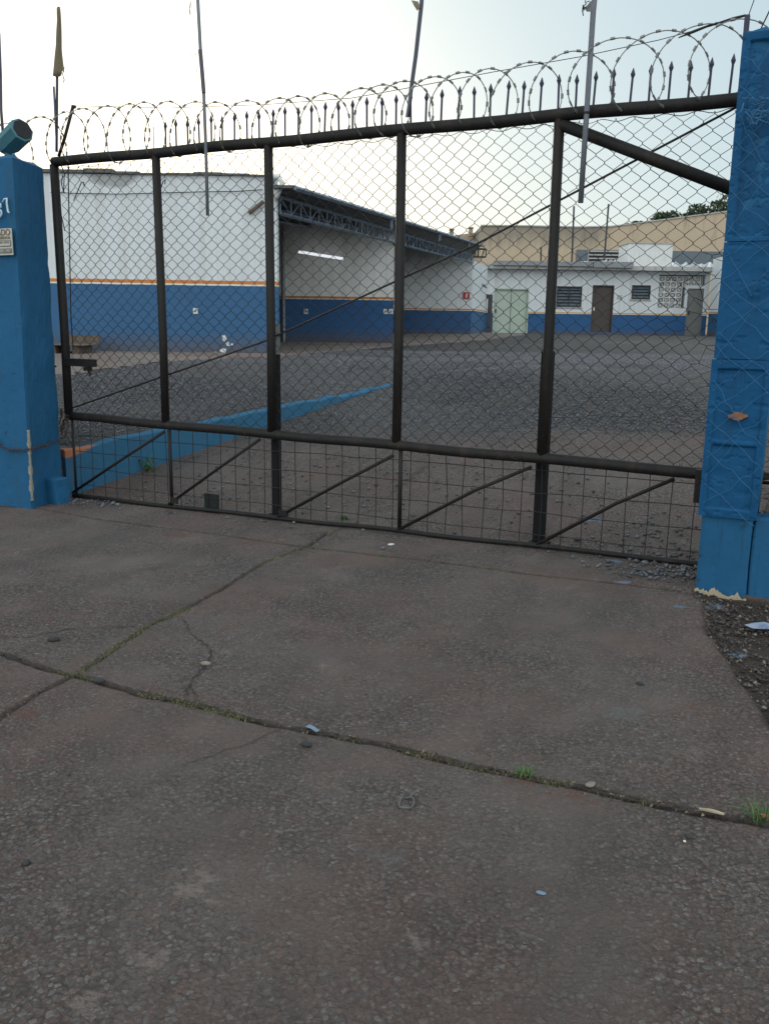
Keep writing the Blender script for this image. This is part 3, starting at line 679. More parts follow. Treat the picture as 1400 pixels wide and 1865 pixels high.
# roof sheet: open edge overhangs the truss, falls away to the left
def redge(Y, off): return ox(Y) + off
e0 = atY(545, 338, YW - .25); e1 = atY(868, 446, YE + .3)
zr0, zr1 = e0.z, e1.z
rf = MB(); nc = 150
for i in range(nc):
    Y0 = YW + .23 + (YE + .8 - YW - .23) * i / nc; Y1 = YW + .23 + (YE + .8 - YW - .23) * (i + 1) / nc
    u0, u1 = (Y0 - YW + .25) / (YE - YW + .5), (Y1 - YW + .25) / (YE - YW + .5)
    c0 = .022 if i % 2 else -.022; c1 = -c0
    A = Vector((ox(Y0) + .34, Y0, zr0 + (zr1 - zr0) * u0 + c0)); B = Vector((ox(Y1) + .34, Y1, zr0 + (zr1 - zr0) * u1 + c1))
    C = Vector((-12, Y1, B.z - .25)); D = Vector((-12, Y0, A.z - .25))
    th = Vector((0, 0, -.012))
    rf.add([A, B, C, D, A + th, B + th, C + th, D + th], [(0, 1, 2, 3), (7, 6, 5, 4), (0, 4, 5, 1), (3, 2, 6, 7), (0, 3, 7, 4)])
rf.box((XC - .02, YW - .25, zr0 - .03), (XC + .30, YW + .22, zr0 + .01)); rf.build('roof', M['roofsheet'], wh)
ed = MB()
ed.tube([Vector((ox(YW - .25) + .35, YW - .25, zr0 - .03)), Vector((ox(YE + .3) + .35, YE + .3, zr1 - .03))], .038, 4)
ed.build('eave_rail', M['truss'], wh)
ev = MB()                                     # sheeted strip between truss and eave
for i in range(60):
    u0, u1 = i / 60, (i + 1) / 60; d_ = .015 if i % 2 else -.015
    Y0 = YW + (YE - YW) * u0; Y1 = YW + (YE - YW) * u1
    T0 = zt0 + (zt1 - zt0) * u0 + .03; T1 = zt0 + (zt1 - zt0) * u1 + .03
    R0 = zr0 + (zr1 - zr0) * u0 - .03; R1 = zr0 + (zr1 - zr0) * u1 - .03
    ev.add([(ox(Y0) + .02 + d_, Y0, T0), (ox(Y1) + .02 - d_, Y1, T1), (ox(Y1) + .31, Y1, R1), (ox(Y0) + .31, Y0, R0)], [(0, 1, 2, 3)])
evo = ev.build('eave_soffit', M['roofsheet'], wh)
md = evo.modifiers.new('s', 'SOLIDIFY'); md.thickness = .012
for k in range(1, 4):
    u = k / 3.6; Y0 = YW + (YE - YW) * u; br = MB(); br.box((ox(Y0) + .30, Y0 - .04, zr0 + (zr1 - zr0) * u - .26), (ox(Y0) + .36, Y0 + .04, zr0 + (zr1 - zr0) * u - .05)); br.build('eave_bracket', M['truss'], wh)
lat = MB()                                     # purlin lattice poking out past the end wall
p0 = Vector((ox(YE) - .1, YE + .25, zt1 + .0))
for zz in (-.05, .25): lat.tube([p0 + Vector((-.2, 0, zz)), p0 + Vector((.62, 0, zz))], .03, 4)
for k in range(5): lat.tube([p0 + Vector((k * .155, 0, -.05)), p0 + Vector((k * .155 + (.08 if k % 2 else 0), 0, .25))], .022, 4)
lat.build('purlin', M['darkmetal'], wh)
for k in range(9):                             # purlins under the roof
    off = -1.1 * k - .9
    MB().tube([Vector((ox(YW + .3) + off, YW + .3, zr0 - .10 - .02 * k)), Vector((ox(YE) + off, YE - .05, zr1 - .10 - .02 * k))], .04, 4).build('purlin', M['truss'], wh)
dpx = ray(515, 450)[0] * (YP - .12); MB().tube([Vector((dpx, YP - .12, .95)), Vector((dpx, YP - .12, 3.6))], .045, 8).build('downpipe', M['gutter'], wh)
gp = MB(); q0 = Vector((XC - .02, YW - .1, zt_l - .02))
gp.tube([q0 + Vector((-.1, 0, .02)), q0 + Vector((.05, 0, 0)), q0 + Vector((.12, .0, -.08)), q0 + Vector((.06, 0, -.2)), q0 + Vector((.0, .02, -.32))], .04, 8)
gp.build('gutter_elbow', M['white'], wh, True)
side_m = striped_wall('side_wall_paint', 1.98, (.03, .11, .24))
sx0, sx1 = ox(YE), ray(884, 600)[0] * 42.5
ys = YE + .205; sw = MB().add([(sx0, ys, .5), (sx1, 42.5, .5), (sx1 - .2, 42.5, .5), (sx0 - .2, ys, .5), (sx0, ys, 3.9), (sx1, 42.5, 4.0), (sx1 - .2, 42.5, 4.0), (sx0 - .2, ys, 3.9)], [(0, 1, 5, 4), (1, 2, 6, 5), (2, 3, 7, 6), (3, 0, 4, 7), (4, 5, 6, 7), (3, 2, 1, 0)])
tag(sw.build('boundary_wall', side_m), 'short white and blue wall joining the shed to the low back building', 'wall')
fl = MB(); a0, a1 = atY(543, 458, YP - .3), atY(625, 471, YP - .3)
fl.tube([a0, a1], .032, 8)
t_ = empty('strip_light', a0, 'slanting white strip light inside the open shed', 'lamp')
fl.build('tube', M['tube'], t_); MB().box((a0.x, YP - .27, a0.z + .029), (a0.x + .03, YP - .001, a0.z + .05)).build('bracket', M['darkmetal'], t_)
MB().box((a1.x - .03, YP - .27, a1.z + .029), (a1.x, YP - .001, a1.z + .05)).build('bracket', M['darkmetal'], t_)
p = atY(849, 538, YE - .02)
t_ = empty('fire_sign', p, 'small red square fire extinguisher sign on the shed end wall', 'sign')
MB().box((p.x - .13, YE - .03, p.z - .13), (p.x + .13, YE - .004, p.z + .13)).build('plate', M['red'], t_)
mk = MB(); mk.box((p.x - .03, YE - .036, p.z - .08), (p.x + .03, YE - .031, p.z + .05)).box((p.x - .015, YE - .036, p.z + .052), (p.x + .06, YE - .031, p.z + .08)); mk.build('symbol', M['white'], t_)
for i, (px, py, lab, Yw) in enumerate(((356, 566, 'white socket plate on the blue dado of the warehouse front wall', YW), (557, 567, 'white socket plate on the left of the shed partition wall', YP), (702, 567, 'double white socket plate near the right end of the shed partition wall', YP), (857.5, 590, None, YE))):
    if not lab: continue
    p = atY(px, py, Yw - .01); s_ = .035 if Yw == YW else .05
    t_ = empty('wall_socket', p, lab, 'wall socket', 'white sockets on the warehouse walls')
    for k in range(2 if px == 702 else 1):
        MB().box((p.x - s_ + k * .13, Yw - .022, p.z - s_ * 1.2), (p.x + s_ + k * .13, Yw - .003, p.z + s_ * 1.2)).build('plate', M['white'], t_)
        MB().box((p.x - s_ * .4 + k * .13, Yw - .026, p.z - s_ * .4), (p.x + s_ * .4 + k * .13, Yw - .023, p.z + s_ * .4)).build('socket_face', M['signgrey'], t_)
cb = MB(); cp = [atY(x, y, YW - .03) for x, y in ((92, 350), (150, 352), (220, 353), (290, 351), (360, 349), (430, 348), (478, 345))]
cb.tube(cp, .006, 5); tag(cb.build('wall_cable', M['wire']), 'thin dark cable strung along the top of the warehouse front wall', 'cable')
lp = MB(); lp.tube([atY(480, 366, YW - .06), atY(453, 388, YW - .05)], .03, 8)
tag(lp.build('wall_pipe_stub', M['wood']), 'short brown pipe slanting down the white warehouse wall near its right corner', 'pipe')
# timber pile by the wall
t_ = empty('timber_bench', (-4.6, 12.9, hz(-4.6, 12.9)), 'old brown timber bench against the blue dado behind the left gate post', 'bench')
b0, b1 = atY(98, 622, 13.0), atY(172, 641, 13.0)
MB().box((b0.x, 12.6, b1.z + .1), (b1.x, 13.3, b0.z - .03)).build('seat', M['wood'], t_)
MB().box((b0.x, 13.3, b1.z + .1), (b0.x + .55, 13.36, b0.z + .09)).build('backrest', M['wood'], t_)
for x_ in (b0.x + .05, b1.x - .2):
    MB().box((x_, 12.66, .7), (x_ + .09, 13.25, b1.z + .1)).build('leg', M['wood'], t_)

# ------------------------------------------------------------------ low back building
YB = 43.7
def BX(px, py=560): return ray(px, py)[0] * YB
def BZ(py, px=1050): return CAMZ + ray(px, py)[1] * YB
ob = empty('outbuilding', (10, YB, 1.0), 'long low white outbuilding with blue dado across the back of the yard', 'building')
zT = BZ(492)
holes = dict(door_a=(BX(898), BX(962), 1.0, BZ(525, 930)), win_a=(BX(1012), BX(1058), BZ(559, 1035), BZ(521, 1035)), door_b=(BX(1077), BX(1116), 1.16, BZ(519, 1096)),
             win_b=(BX(1148), BX(1182), BZ(545, 1165), BZ(519, 1165)), door_c=(BX(1250), BX(1279), 1.05, BZ(525, 1265)), breeze=(BX(1196), BX(1245), BZ(561, 1220), BZ(500, 1220)), breeze2=(BX(1245), BX(1280), BZ(519.5, 1260), BZ(500, 1260)))
def wall_holes(x0, x1, z0, z1, hs, y0, y1):
    xs = sorted({x0, x1, *[h[0] for h in hs], *[h[1] for h in hs]}); zs = sorted({z0, z1, *[h[2] for h in hs], *[h[3] for h in hs]})
    nx, nz = len(xs) - 1, len(zs) - 1
    solid = [[not any(h[0] - 1e-6 <= xs[i] and xs[i + 1] <= h[1] + 1e-6 and h[2] - 1e-6 <= zs[k] and zs[k + 1] <= h[3] + 1e-6 for h in hs) for k in range(nz)] for i in range(nx)]
    mb = MB()
    for i in range(nx):
        for k in range(nz):
            if not solid[i][k]: continue
            a, b, c, d = xs[i], xs[i + 1], zs[k], zs[k + 1]
            mb.add([(a, y0, c), (b, y0, c), (b, y0, d), (a, y0, d)], [(0, 1, 2, 3)]); mb.add([(a, y1, c), (b, y1, c), (b, y1, d), (a, y1, d)], [(3, 2, 1, 0)])
            for (di, dk, q) in ((-1, 0, [(a, y0, c), (a, y0, d), (a, y1, d), (a, y1, c)]), (1, 0, [(b, y0, c), (b, y1, c), (b, y1, d), (b, y0, d)]), (0, -1, [(a, y0, c), (a, y1, c), (b, y1, c), (b, y0, c)]), (0, 1, [(a, y0, d), (b, y0, d), (b, y1, d), (a, y1, d)])):
                ii, kk = i + di, k + dk
                if 0 <= ii < nx and 0 <= kk < nz and solid[ii][kk]: continue
                mb.add(q, [(0, 1, 2, 3)])
    return mb
mB = striped_wall('outbuilding_paint', BZ(571.5, 1050), (.014, .09, .23), orange=(.55, .30, .08))
wall_holes(3.2, BX(1288), .6, zT, list(holes.values()), YB, YB + .2).build('wall', mB, ob)
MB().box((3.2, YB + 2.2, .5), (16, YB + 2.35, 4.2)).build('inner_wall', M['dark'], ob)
MB().box((3.3, YB - .62, zT), (BX(1291), YB + 5, zT + .20)).build('roof', M['slab'], ob)
gt = MB(); gx = [BX(865), BX(1060), BX(1133), BX(1291)]
gt.box((BX(892), YB - .80, zT + .14), (BX(1068), YB - .63, zT + .34)).box((BX(1068) + .03, YB - .82, zT + .10), (BX(1140), YB - .63, zT + .36))
gt.build('gutter', M['gutter'], ob)
M['foil'] = paint('foil_flashing', (.62, .64, .66), dirt=(.2, .2, .2), rough=.4, scale=6, amt=.5, metal=.6)
ft = MB()                                       # crumpled foil-like flashing on the roof edge
def crumple(x0, x1, y, z, hgt, n=60):
    r = random.Random(int(x0 * 10)); 
    for i in range(n):
        a, b = x0 + (x1 - x0) * i / n, x0 + (x1 - x0) * (i + 1) / n
        if i == 0: pa = [(a, y + r.uniform(-.1, .1), z), (a, y + r.uniform(-.05, .3), z + hgt * r.uniform(.4, 1)), (a, y + .7, z + hgt * .3)]
        pb = [(b, y + r.uniform(-.1, .1), z), (b, y + r.uniform(-.05, .3), z + hgt * r.uniform(.3, 1)), (b, y + .7, z + hgt * .3)]
        ft.add(pa + pb, [(0, 3, 4, 1), (1, 4, 5, 2)]); pa = pb
crumple(BX(1088), BX(1140), YB - .4, zT + .36, .16, 22); crumple(BX(1050), BX(1088), YB - .4, zT + .36, .07, 9); ft.build('roof_flashing', M['foil'], ob); ft = MB(); crumple(BX(1213), BX(1290), YB - .4, zT + .21, .26, 20)
ft.build('roof_flashing', M['foil'], ob)
def door(key, mat, name='door', leafs=1, dy=.11, sub=True):
    x0, x1, z0, z1 = holes[key]
    d = MB().box((x0 + .03, YB + dy, z0), (x1 - .03, YB + dy + .05, z1 - .03)).build(name, mat, ob)
    fr = MB().box((x0, YB - .012, z0), (x0 + .05, YB + .14, z1)).box((x1 - .05, YB - .012, z0), (x1, YB + .14, z1)).box((x0 + .05, YB - .012, z1 - .05), (x1 - .05, YB + .14, z1))
    fr.build('door_frame', mat, d)
    if leafs == 2:
        MB().box(((x0 + x1) / 2 - .015, YB + dy - .02, z0), ((x0 + x1) / 2 + .015, YB + dy - .001, z1 - .06)).build('centre_strip', M['greydoor'], d)
    MB().box((x0 + .1, YB + dy - .06, z0 + 1.0), (x0 + .16, YB + dy - .001, z0 + 1.18)).build('handle', M['white'] if key == 'door_b' else M['darkmetal'], d)
    return d
door('door_a', M['greendoor'], leafs=2); door('door_b', M['browndoor']); door('door_c', M['greydoor'], dy=.02)
for key, nsl in (('win_a', 6), ('win_b', 4)):
    x0, x1, z0, z1 = holes[key]; fr = MB()
    for bx in (((x0, z0), (x0 + .05, z1)), ((x1 - .05, z0), (x1, z1)), ((x0 + .05, z0), (x1 - .05, z0 + .05)), ((x0 + .05, z1 - .05), (x1 - .05, z1))):
        fr.box((bx[0][0], YB - .01, bx[0][1]), (bx[1][0], YB + .06, bx[1][1]))
    if key == 'win_a': fr.box(((x0 + x1) / 2 - .02, YB - .006, z0 + .05), ((x0 + x1) / 2 + .02, YB + .04, z1 - .05))
    f = fr.build('window', M['darkmetal'], ob); sm = MB()
    for k in range(nsl):
        zz = z0 + .06 + (z1 - z0 - .1) * (k + .5) / nsl; h = (z1 - z0) / nsl * .36
        sm.add([(x0 + .05, YB + .02, zz - h), (x1 - .05, YB + .02, zz - h), (x1 - .05, YB + .10, zz + h), (x0 + .05, YB + .10, zz + h)], [(0, 1, 2, 3)])
    sm.build('louvres', M['winblue'], f); MB().box((x0 - .06, YB - .06, z0 - .05), (x1 + .06, YB + .02, z0 - .002)).build('sill', M['slab'], f)
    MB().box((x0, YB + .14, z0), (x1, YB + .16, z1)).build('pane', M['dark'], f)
bz = MB(); x0 = BX(1193); bw = .283
for r_ in range(7):
    for c_ in range(8):
        xa = BX(1196) + c_ * bw; zz = BZ(561, 1220) + r_ * .245 + .003
        if xa + bw > BX(1280) + .05 or zz + .24 > BZ(500) + .06: continue
        if xa + bw > BX(1246) and zz < BZ(520): continue
        yb = YB + .03
        for (a, b, c, d) in ((0, 0, bw, .022), (0, .223, bw, .245), (0, .022, .022, .223), (bw - .022, .022, bw, .223)):
            bz.box((xa + a, yb - .035, zz + b), (xa + c, yb + .06, zz + d))
        cx, cz = xa + bw / 2, zz + .1225
        for sgn in (1, -1):
            pts_ = [Vector((cx - sgn * bw * .42, yb, cz - .1)), Vector((cx + .01 * sgn, yb, cz)), Vector((cx + sgn * bw * .42, yb, cz + .1))]
            bz.tube(pts_, .013, 4)
        bz.tube([Vector((cx + .05 * math.cos(k * .785), yb, cz + .05 * math.sin(k * .785))) for k in range(8)], .011, 4, closed=True)
bz.build('breeze_block_screen', M['white'], ob)
MB().box((BX(1190), YB + .55, 1.0), (BX(1283), YB + .65, 4.0)).build('pale_backing', M['slab'], ob)  # pale panel added close behind the screen so the interior looks lighter
MB().box((BX(1122), YB - .02, BZ(545, 1126)), (BX(1131), YB - .002, BZ(537, 1126))).build('switch_plate', M['slab'], ob)
# projecting side wing on the right
mR = striped_wall('wing_paint', BZ(571.5, 1290), (.02, .10, .22)); wx = ray(1291, 560)[0] * 42.85
wg = MB().box((wx, 39.5, .6), (wx + 3, YB - .85, CAMZ + ray(1295, 468)[1] * 42)).build('wing_wall', mR, ob)
# dark steel gateway frame
gx0 = ray(882, 560)[0] * 42.2; gx1 = ray(896, 560)[0] * 42.2
t_ = empty('gateway_frame', (gx1, 42.2, 1.0), 'dark steel doorway post and lintel beside the pale green double door', 'door frame')
MB().box((gx1 - .2, 42.15, .9), (gx1, 42.3, CAMZ + ray(890, 536)[1] * 42.2)).build('post', M['darkmetal'], t_)
MB().box((gx0, 42.14, CAMZ + ray(890, 543)[1] * 42.2), (gx1 - .2, 42.28, CAMZ + ray(890, 535.5)[1] * 42.2)).build('lintel', M['darkmetal'], t_)
# little broken awning on the joining wall
aw = MB(); aa = atY(862, 508, 40.5); aa2 = atY(884, 521, 40.2)
aw.add([aa, aa2, aa2 + Vector((.05, -.2, -.12)), aa + Vector((.05, -.2, -.1)), aa + Vector((0, 0, .04)), aa2 + Vector((0, 0, .04)), aa2 + Vector((.05, -.2, -.08)), aa + Vector((.05, -.2, -.06))], [(0, 1, 2, 3), (7, 6, 5, 4), (0, 4, 5, 1), (3, 2, 6, 7), (1, 5, 6, 2), (0, 3, 7, 4)])
tag(aw.build('awning', M['roofsheet']), 'small broken dark awning sloping beside the end of the shed', 'awning')
# water tank / box on roof
tz0, tz1 = BZ(481, 1175), BZ(443, 1175); tx0, tx1 = BX(1134), BX(1213)
t_ = empty('roof_tank', ((tx0 + tx1) / 2, YB + .6, tz0), 'pale grey box shaped water tank on the outbuilding roof', 'water tank')
MB().box((tx0, YB - .3, zT + .2), (tx1, YB + 1.5, tz1 - .04)).build('body', M['white'], t_)
MB().box((tx0 - .04, YB - .34, tz1 - .038), (tx1 + .04, YB + 1.54, tz1)).build('lid', M['slab'], t_)
for (x0, y0, x1, y1, lab) in ((1045, 375, 1041, 481, 'tall thin dark pole on the outbuilding roof left of the pale tank'), (1108, 371, 1101, 455, 'leaning thin antenna pole close to the pale roof tank'), (985, 449, 985, 481, 'short dark pipe standing on the left half of the outbuilding roof')):
    a, b = atY(x0, y0, YB + 1), atY(x1, y1, YB + 1); b.z = zT + .19
    t_ = empty('roof_pole', b, lab, 'pole', 'poles on the outbuilding roof')
    MB().tube([b, a], .04 if y0 > 400 else .045, 6).build('shaft', M['darkmetal'], t_)
    MB().tube([b, b + Vector((0, 0, .06))], .1, 8).build('foot', M['darkmetal'], t_)
# beige factory behind
YF = 56.0
fc = empty('factory', (15, YF, 1), 'large beige rendered factory rising behind the outbuilding', 'factory')
def FX(px, py=430): return ray(px, py)[0] * YF
def FZ(px, py): return CAMZ + ray(px, py)[1] * YF
pl = [(FX(740), FZ(740, 430)), (FX(822), FZ(822, 418)), (FX(875), FZ(875, 411))]
def xzprism(mb, pts, y0, y1, zb=.5):
    n = len(pts); vs = [(x, y0, z) for x, z in pts] + [(pts[-1][0], y0, zb), (pts[0][0], y0, zb)]; m_ = len(vs)
    vs += [(x, y1, z) for x, _, z in vs]
    mb.add(vs, [tuple(range(m_))[::-1], tuple(range(m_, 2 * m_))] + [(i, (i + 1) % m_, m_ + (i + 1) % m_, m_ + i) for i in range(m_)]); return mb
xzprism(MB(), pl, YF + 4, YF + 14).build('left_gable', M['beige'], fc)
def fac_mat():
    m, n, bs = new_mat('factory_stained_wall'); P = wpos(n); sp = N(n, 'ShaderNodeSeparateXYZ'); n.links.new(P, sp.inputs[0])
    st = noise(n, stretch(n, P, 1.6, 1.6, .25), 1.6, 7, .65); a = noise(n, P, .8, 7, .65)
    c = mix(n, math_(n, 'MULTIPLY', a, .5), (.50, .40, .28), (.42, .34, .24))
    up = ramp(n, math_(n, 'ADD', sp.outputs[2], math_(n, 'MULTIPLY', st, 2.4)), 6.9, 8.0)
    xk = ramp(n, sp.outputs[0], FX(1120), FX(1085))
    c = mix(n, math_(n, 'MULTIPLY', math_(n, 'MULTIPLY', up, xk), .75), c, (.20, .18, .15))
    c = mix(n, math_(n, 'MULTIPLY', math_(n, 'MULTIPLY', ramp(n, st, .55, .75), up), .5), c, (.10, .095, .085))
    n.links.new(c, bs.inputs['Base Color']); bs.inputs['Roughness'].default_value = .9; bump(n, bs, a, .3, .03); return m
pl = [(FX(875), FZ(875, 411)), (FX(960), FZ(960, 412)), (FX(1050), FZ(1050, 414)), (FX(1110), FZ(1110, 413)), (FX(1135), FZ(1135, 410)), (FX(1240), FZ(1240, 396)), (FX(1330), FZ(1330, 384)), (FX(1450), FZ(1450, 366))]
xzprism(MB(), pl, YF, YF + 18).build('wall', fac_mat(), fc)
cp = MB()
for (xa, za), (xb, zb_) in zip(pl[:-1], pl[1:]): cp.add([(xa, YF - .08, za), (xb, YF - .08, zb_), (xb, YF + .3, zb_), (xa, YF + .3, za), (xa, YF - .08, za + .07), (xb, YF - .08, zb_ + .07), (xb, YF + .3, zb_ + .07), (xa, YF + .3, za + .07)], [(0, 1, 5, 4), (4, 5, 6, 7), (2, 3, 7, 6), (0, 3, 2, 1)])
cp.build('coping', M['slab'], fc)
for (x0, x1, y0, y1) in ((1051, 1132, 455, 480), (1221, 1335, 455, 482)):
    f = MB().box((FX(x0), YF - .1, FZ(1100, y1)), (FX(x1), YF - .003, FZ(1100, y0))).build('window', M['winblue'], fc)
    if x0 < 1100:
        k = MB()
        for q in range(3): k.box((FX(1072), YF - .16, FZ(1100, 459 + q * 6.5)), (FX(1132), YF - .101, FZ(1100, 456.5 + q * 6.5)))
        k.box((FX(1071), YF - .16, FZ(1100, 477)), (FX(1073), YF - .101, FZ(1100, 455))); k.build('frame', M['slab'], f)
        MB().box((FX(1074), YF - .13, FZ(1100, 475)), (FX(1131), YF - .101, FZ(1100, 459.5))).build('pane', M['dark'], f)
for (px, y0, y1) in ((829, 406, 424), (866, 403, 420)):
    c = MB().box((FX(px - 3.5), YF + 3.2, FZ(px, y1)), (FX(px + 3.5), YF + 3.7, FZ(px, y0 + 2))).build('chimney', M['concrete'], fc)
    MB().box((FX(px - 4.5), YF + 3.1, FZ(px, y0 + 2) + .001), (FX(px + 4.5), YF + 3.8, FZ(px, y0))).build('cap', M['brick'], c)

# trees behind the factory --------------------------------------------------
def tree(px0, px1, py_top, Y, lab, seed, n=7000):
    r = np.random.default_rng(seed); xa, xb = ray(px0, 400)[0] * Y, ray(px1, 400)[0] * Y; zt = CAMZ + ray((px0 + px1) / 2, py_top)[1] * Y
    rx = (xb - xa) / 2; cx = (xa + xb) / 2; rz = rx * .6; cz = zt - rz
    t_ = empty('tree', (cx, Y, 1.0), lab, 'tree', 'trees behind the factory roof')
    tb = MB(); tb.tube([(cx, Y, .9), (cx + .2, Y, cz * .4), (cx + .1, Y, cz * .8), (cx, Y, cz + rz * .3)], [.45, .36, .28, .1], 8)
    for k in range(7):
        an = k * .9 + seed; tb.tube([(cx + .1, Y, cz * .72), (cx + math.cos(an) * rx * .4, Y + math.sin(an) * rx * .3, cz), (cx + math.cos(an) * rx * .8, Y + math.sin(an) * rx * .7, cz + rz * .35)], [.2, .12, .04], 6)
    tb.build('trunk', M['bark'], t_)
    nc = 46; cc = r.normal(size=(nc, 3)); cc /= np.linalg.norm(cc, axis=1)[:, None]; cc *= (r.random(nc) ** .4)[:, None] * (rx, rx * .8, rz) * .86; cr = rx * (.14 + .16 * r.random(nc))
    idx = r.integers(0, nc, n); d = r.normal(size=(n, 3)); d /= np.linalg.norm(d, axis=1)[:, None]
    P = cc[idx] + d * (cr[idx] * (.55 + .6 * r.random(n)))[:, None] * (1, 1, .75) + (cx, Y, cz)
    u = r.normal(size=(n, 3)); u /= np.linalg.norm(u, axis=1)[:, None]; v = np.cross(u, r.normal(size=(n, 3))); v /= np.linalg.norm(v, axis=1)[:, None]
    sz = (.10 + .12 * r.random(n))[:, None]
    q = np.stack([P - u * sz, P - v * sz * .45, P + u * sz, P + v * sz * .45], 1)
    o = np_mesh('crown', q.reshape(-1, 3), np.arange(4 * n).reshape(-1, 4), M['leaf'], t_)
    a = o.data.attributes.new('tone', 'FLOAT', 'POINT'); a.data.foreach_set('value', np.repeat(np.clip((.55 * r.random(nc))[idx] + .45 * r.random(n), 0, 1), 4).astype(np.float32))
tree(1225, 1420, 362, 78, 'dark green bushy tree showing above the highest part of the factory roof', 3, 16000)
tree(1160, 1275, 384, 79, 'dark green tree top behind the middle of the sloping factory roof', 4, 9000)
tree(1128, 1195, 399, 80, 'low pale green tree top at the low left end of the sloping factory roof', 5, 5000)

# ------------------------------------------------------------------ pillars
t_lp = empty('gate_pillar', G(-3.2, -.3, 0), 'blue concrete gate pillar left of the gate with painted number', 'pillar')
pb = [G(-3.75, -.50), G(-2.818, -.504), G(-2.95, -.04), G(-3.80, -.02)]; ptop = [G(-3.75, -.50), G(-2.775, -.49), G(-2.955, -.04), G(-3.80, -.02)]
def rough_block(name, pb, pt, z0, z1, mat, parent, ns=14, nz=40, amp=.006, bevel=.03, seed=1):
    ring0, ring1 = [], []
    m_ = len(pb)
    for i in range(m_):
        a, b = Vector(pb[i]), Vector(pb[(i + 1) % m_]); c, d = Vector(pt[i]), Vector(pt[(i + 1) % m_])
        for k in range(ns): u = k / ns; ring0.append(a.lerp(b, u)); ring1.append(c.lerp(d, u))
    n = len(ring0); cen0 = sum(ring0, Vector()) / n; Vs = []
    for j in range(nz + 1):
        w_ = j / nz
        for i in range(n):
            p = ring0[i].lerp(ring1[i], w_); z = z0 + (z1 - z0) * w_
            dv = (p - cen0); dv.z = 0; dv.normalize()
            nn = float(noise2(np.array([i * .37]), np.array([j * .33 + seed * 9]), seed)[0]) - .5; n2 = float(noise2(np.array([i * 1.3]), np.array([j * 1.1]), seed + 3)[0]) - .5
            e = (nn * 2 + n2) * amp
            if i % ns == 0: e -= .008 + abs(n2) * amp * 2
            p = p + dv * e; Vs.append((p.x, p.y, z))
    tb_ = len(Vs)
    for i in range(n):
        p = ring1[i].lerp(cen0, .10); Vs.append((p.x, p.y, z1 + bevel + (float(noise2(np.array([i * .5]), np.array([2.]), seed)[0]) - .5) * .03))
    Fs = [(j * n + i, j * n + (i + 1) % n, (j + 1) * n + (i + 1) % n, (j + 1) * n + i) for j in range(nz) for i in range(n)]
    Fs += [(nz * n + i, nz * n + (i + 1) % n, tb_ + (i + 1) % n, tb_ + i) for i in range(n)] + [tuple(tb_ + i for i in range(n))]
    return MB().add(Vs, Fs).build(name, mat, parent)
rough_block('body', pb, ptop, -.3, 2.53, M['blue'], t_lp, seed=2)
# bare plaster strip where the corner has broken, standing 3 mm proud
sp_ = MB(); pv = None; r5 = random.Random(5)
for i in range(26):
    z = .02 + i * .022; wv = max(.002, .004 + .018 * r5.random() * (r5.random() < .75)); c0 = Vector(pb[1]).lerp(Vector(ptop[1]), (z + .3) / 2.83)
    a = c0 + (Vector(pb[0]) - Vector(pb[1])).normalized() * wv + Vector((0.006, -.014, 0)); b = c0 + Vector((.012, -.008, 0)); c = c0 + (Vector(pb[2]) - Vector(pb[1])).normalized() * wv * .9 + Vector((.016, -.004, 0))
    cur = [(p.x, p.y, z) for p in (a, b, c)]
    if pv: sp_.add(pv + cur, [(0, 1, 4, 3), (1, 2, 5, 4)])
    pv = cur
sp_.build('broken_corner', M['corner'], t_lp)
# number and sign on the street face
def text_mesh(name, body, size, mat, parent, mtx, extrude=.002):
    cu = bpy.data.curves.new(name + '_src', 'FONT'); cu.body = body; cu.size = size; cu.extrude = extrude
    tmp = bpy.data.objects.new(name + '_src', cu); COL.objects.link(tmp)
    me = bpy.data.meshes.new_from_object(tmp.evaluated_get(bpy.context.evaluated_depsgraph_get()))
    bpy.data.objects.remove(tmp); me.name = name; me.transform(mtx); return link(name, me, mat, parent)
def face_mtx(s, t, z, tilt=0.0):
    ax = Vector((CA, -SA, 0)); up = Vector((0, 0, 1)); no = ax.cross(up)
    m = Matrix((ax, up, no)).transposed().to_4x4(); m.translation = G(s, t, z)
    return m @ Matrix.Rotation(tilt, 4, 'Z')
s7, z7 = onGate(1, 391, -.515)
num = MB()
def digit(pts, nm):
    mb = MB(); P3 = [G(onGate(x, y, -.516)[0], -.516, onGate(x, y, -.516)[1]) for x, y in pts]; mb.tube(P3, .0075, 6); return mb.build(nm, M['digit'], t_lp, True)
digit([(5, 368), (8, 362), (12.5, 361), (12.2, 368), (13.5, 378), (14.5, 385), (17, 387)], 'painted_digit')
digit([(-9, 372), (-4, 369), (1, 371), (2, 376), (-3, 380), (2, 383), (3.2, 388), (1, 394), (-5, 396), (-9, 393)], 'painted_digit')
sS1, sZt = onGate(21, 415, -.52); _, sZb = onGate(21, 464, -.52)
t_ = empty('security_sign', G(sS1 - .2, -.53, sZb), 'small cream plate with brown lettering fixed to the left blue pillar', 'sign')
W_ = .34; f_ = lambda x, y, z: G(x, y, z)
MB().box((sS1 - W_, -.524, sZb), (sS1, -.518, sZt), f_).build('plate', M['signwhite'], t_)
hh = sZt - sZb
MB().box((sS1 - W_ + .01, -.527, sZb + hh * .32), (sS1 - .012, -.5245, sZb + hh * .56), f_).build('grey_panel', M['signgrey'], t_)
MB().box((sS1 - W_ + .014, -.529, sZb + hh * .35), (sS1 - .017, -.5275, sZb + hh * .53), f_).build('inner_panel', M['signwhite'], t_)
MB().box((sS1 - W_ + .005, -.527, sZb + hh * .07), (sS1 - .005, -.5245, sZb + hh * .25), f_).build('footer_panel', M['signgrey'], t_)
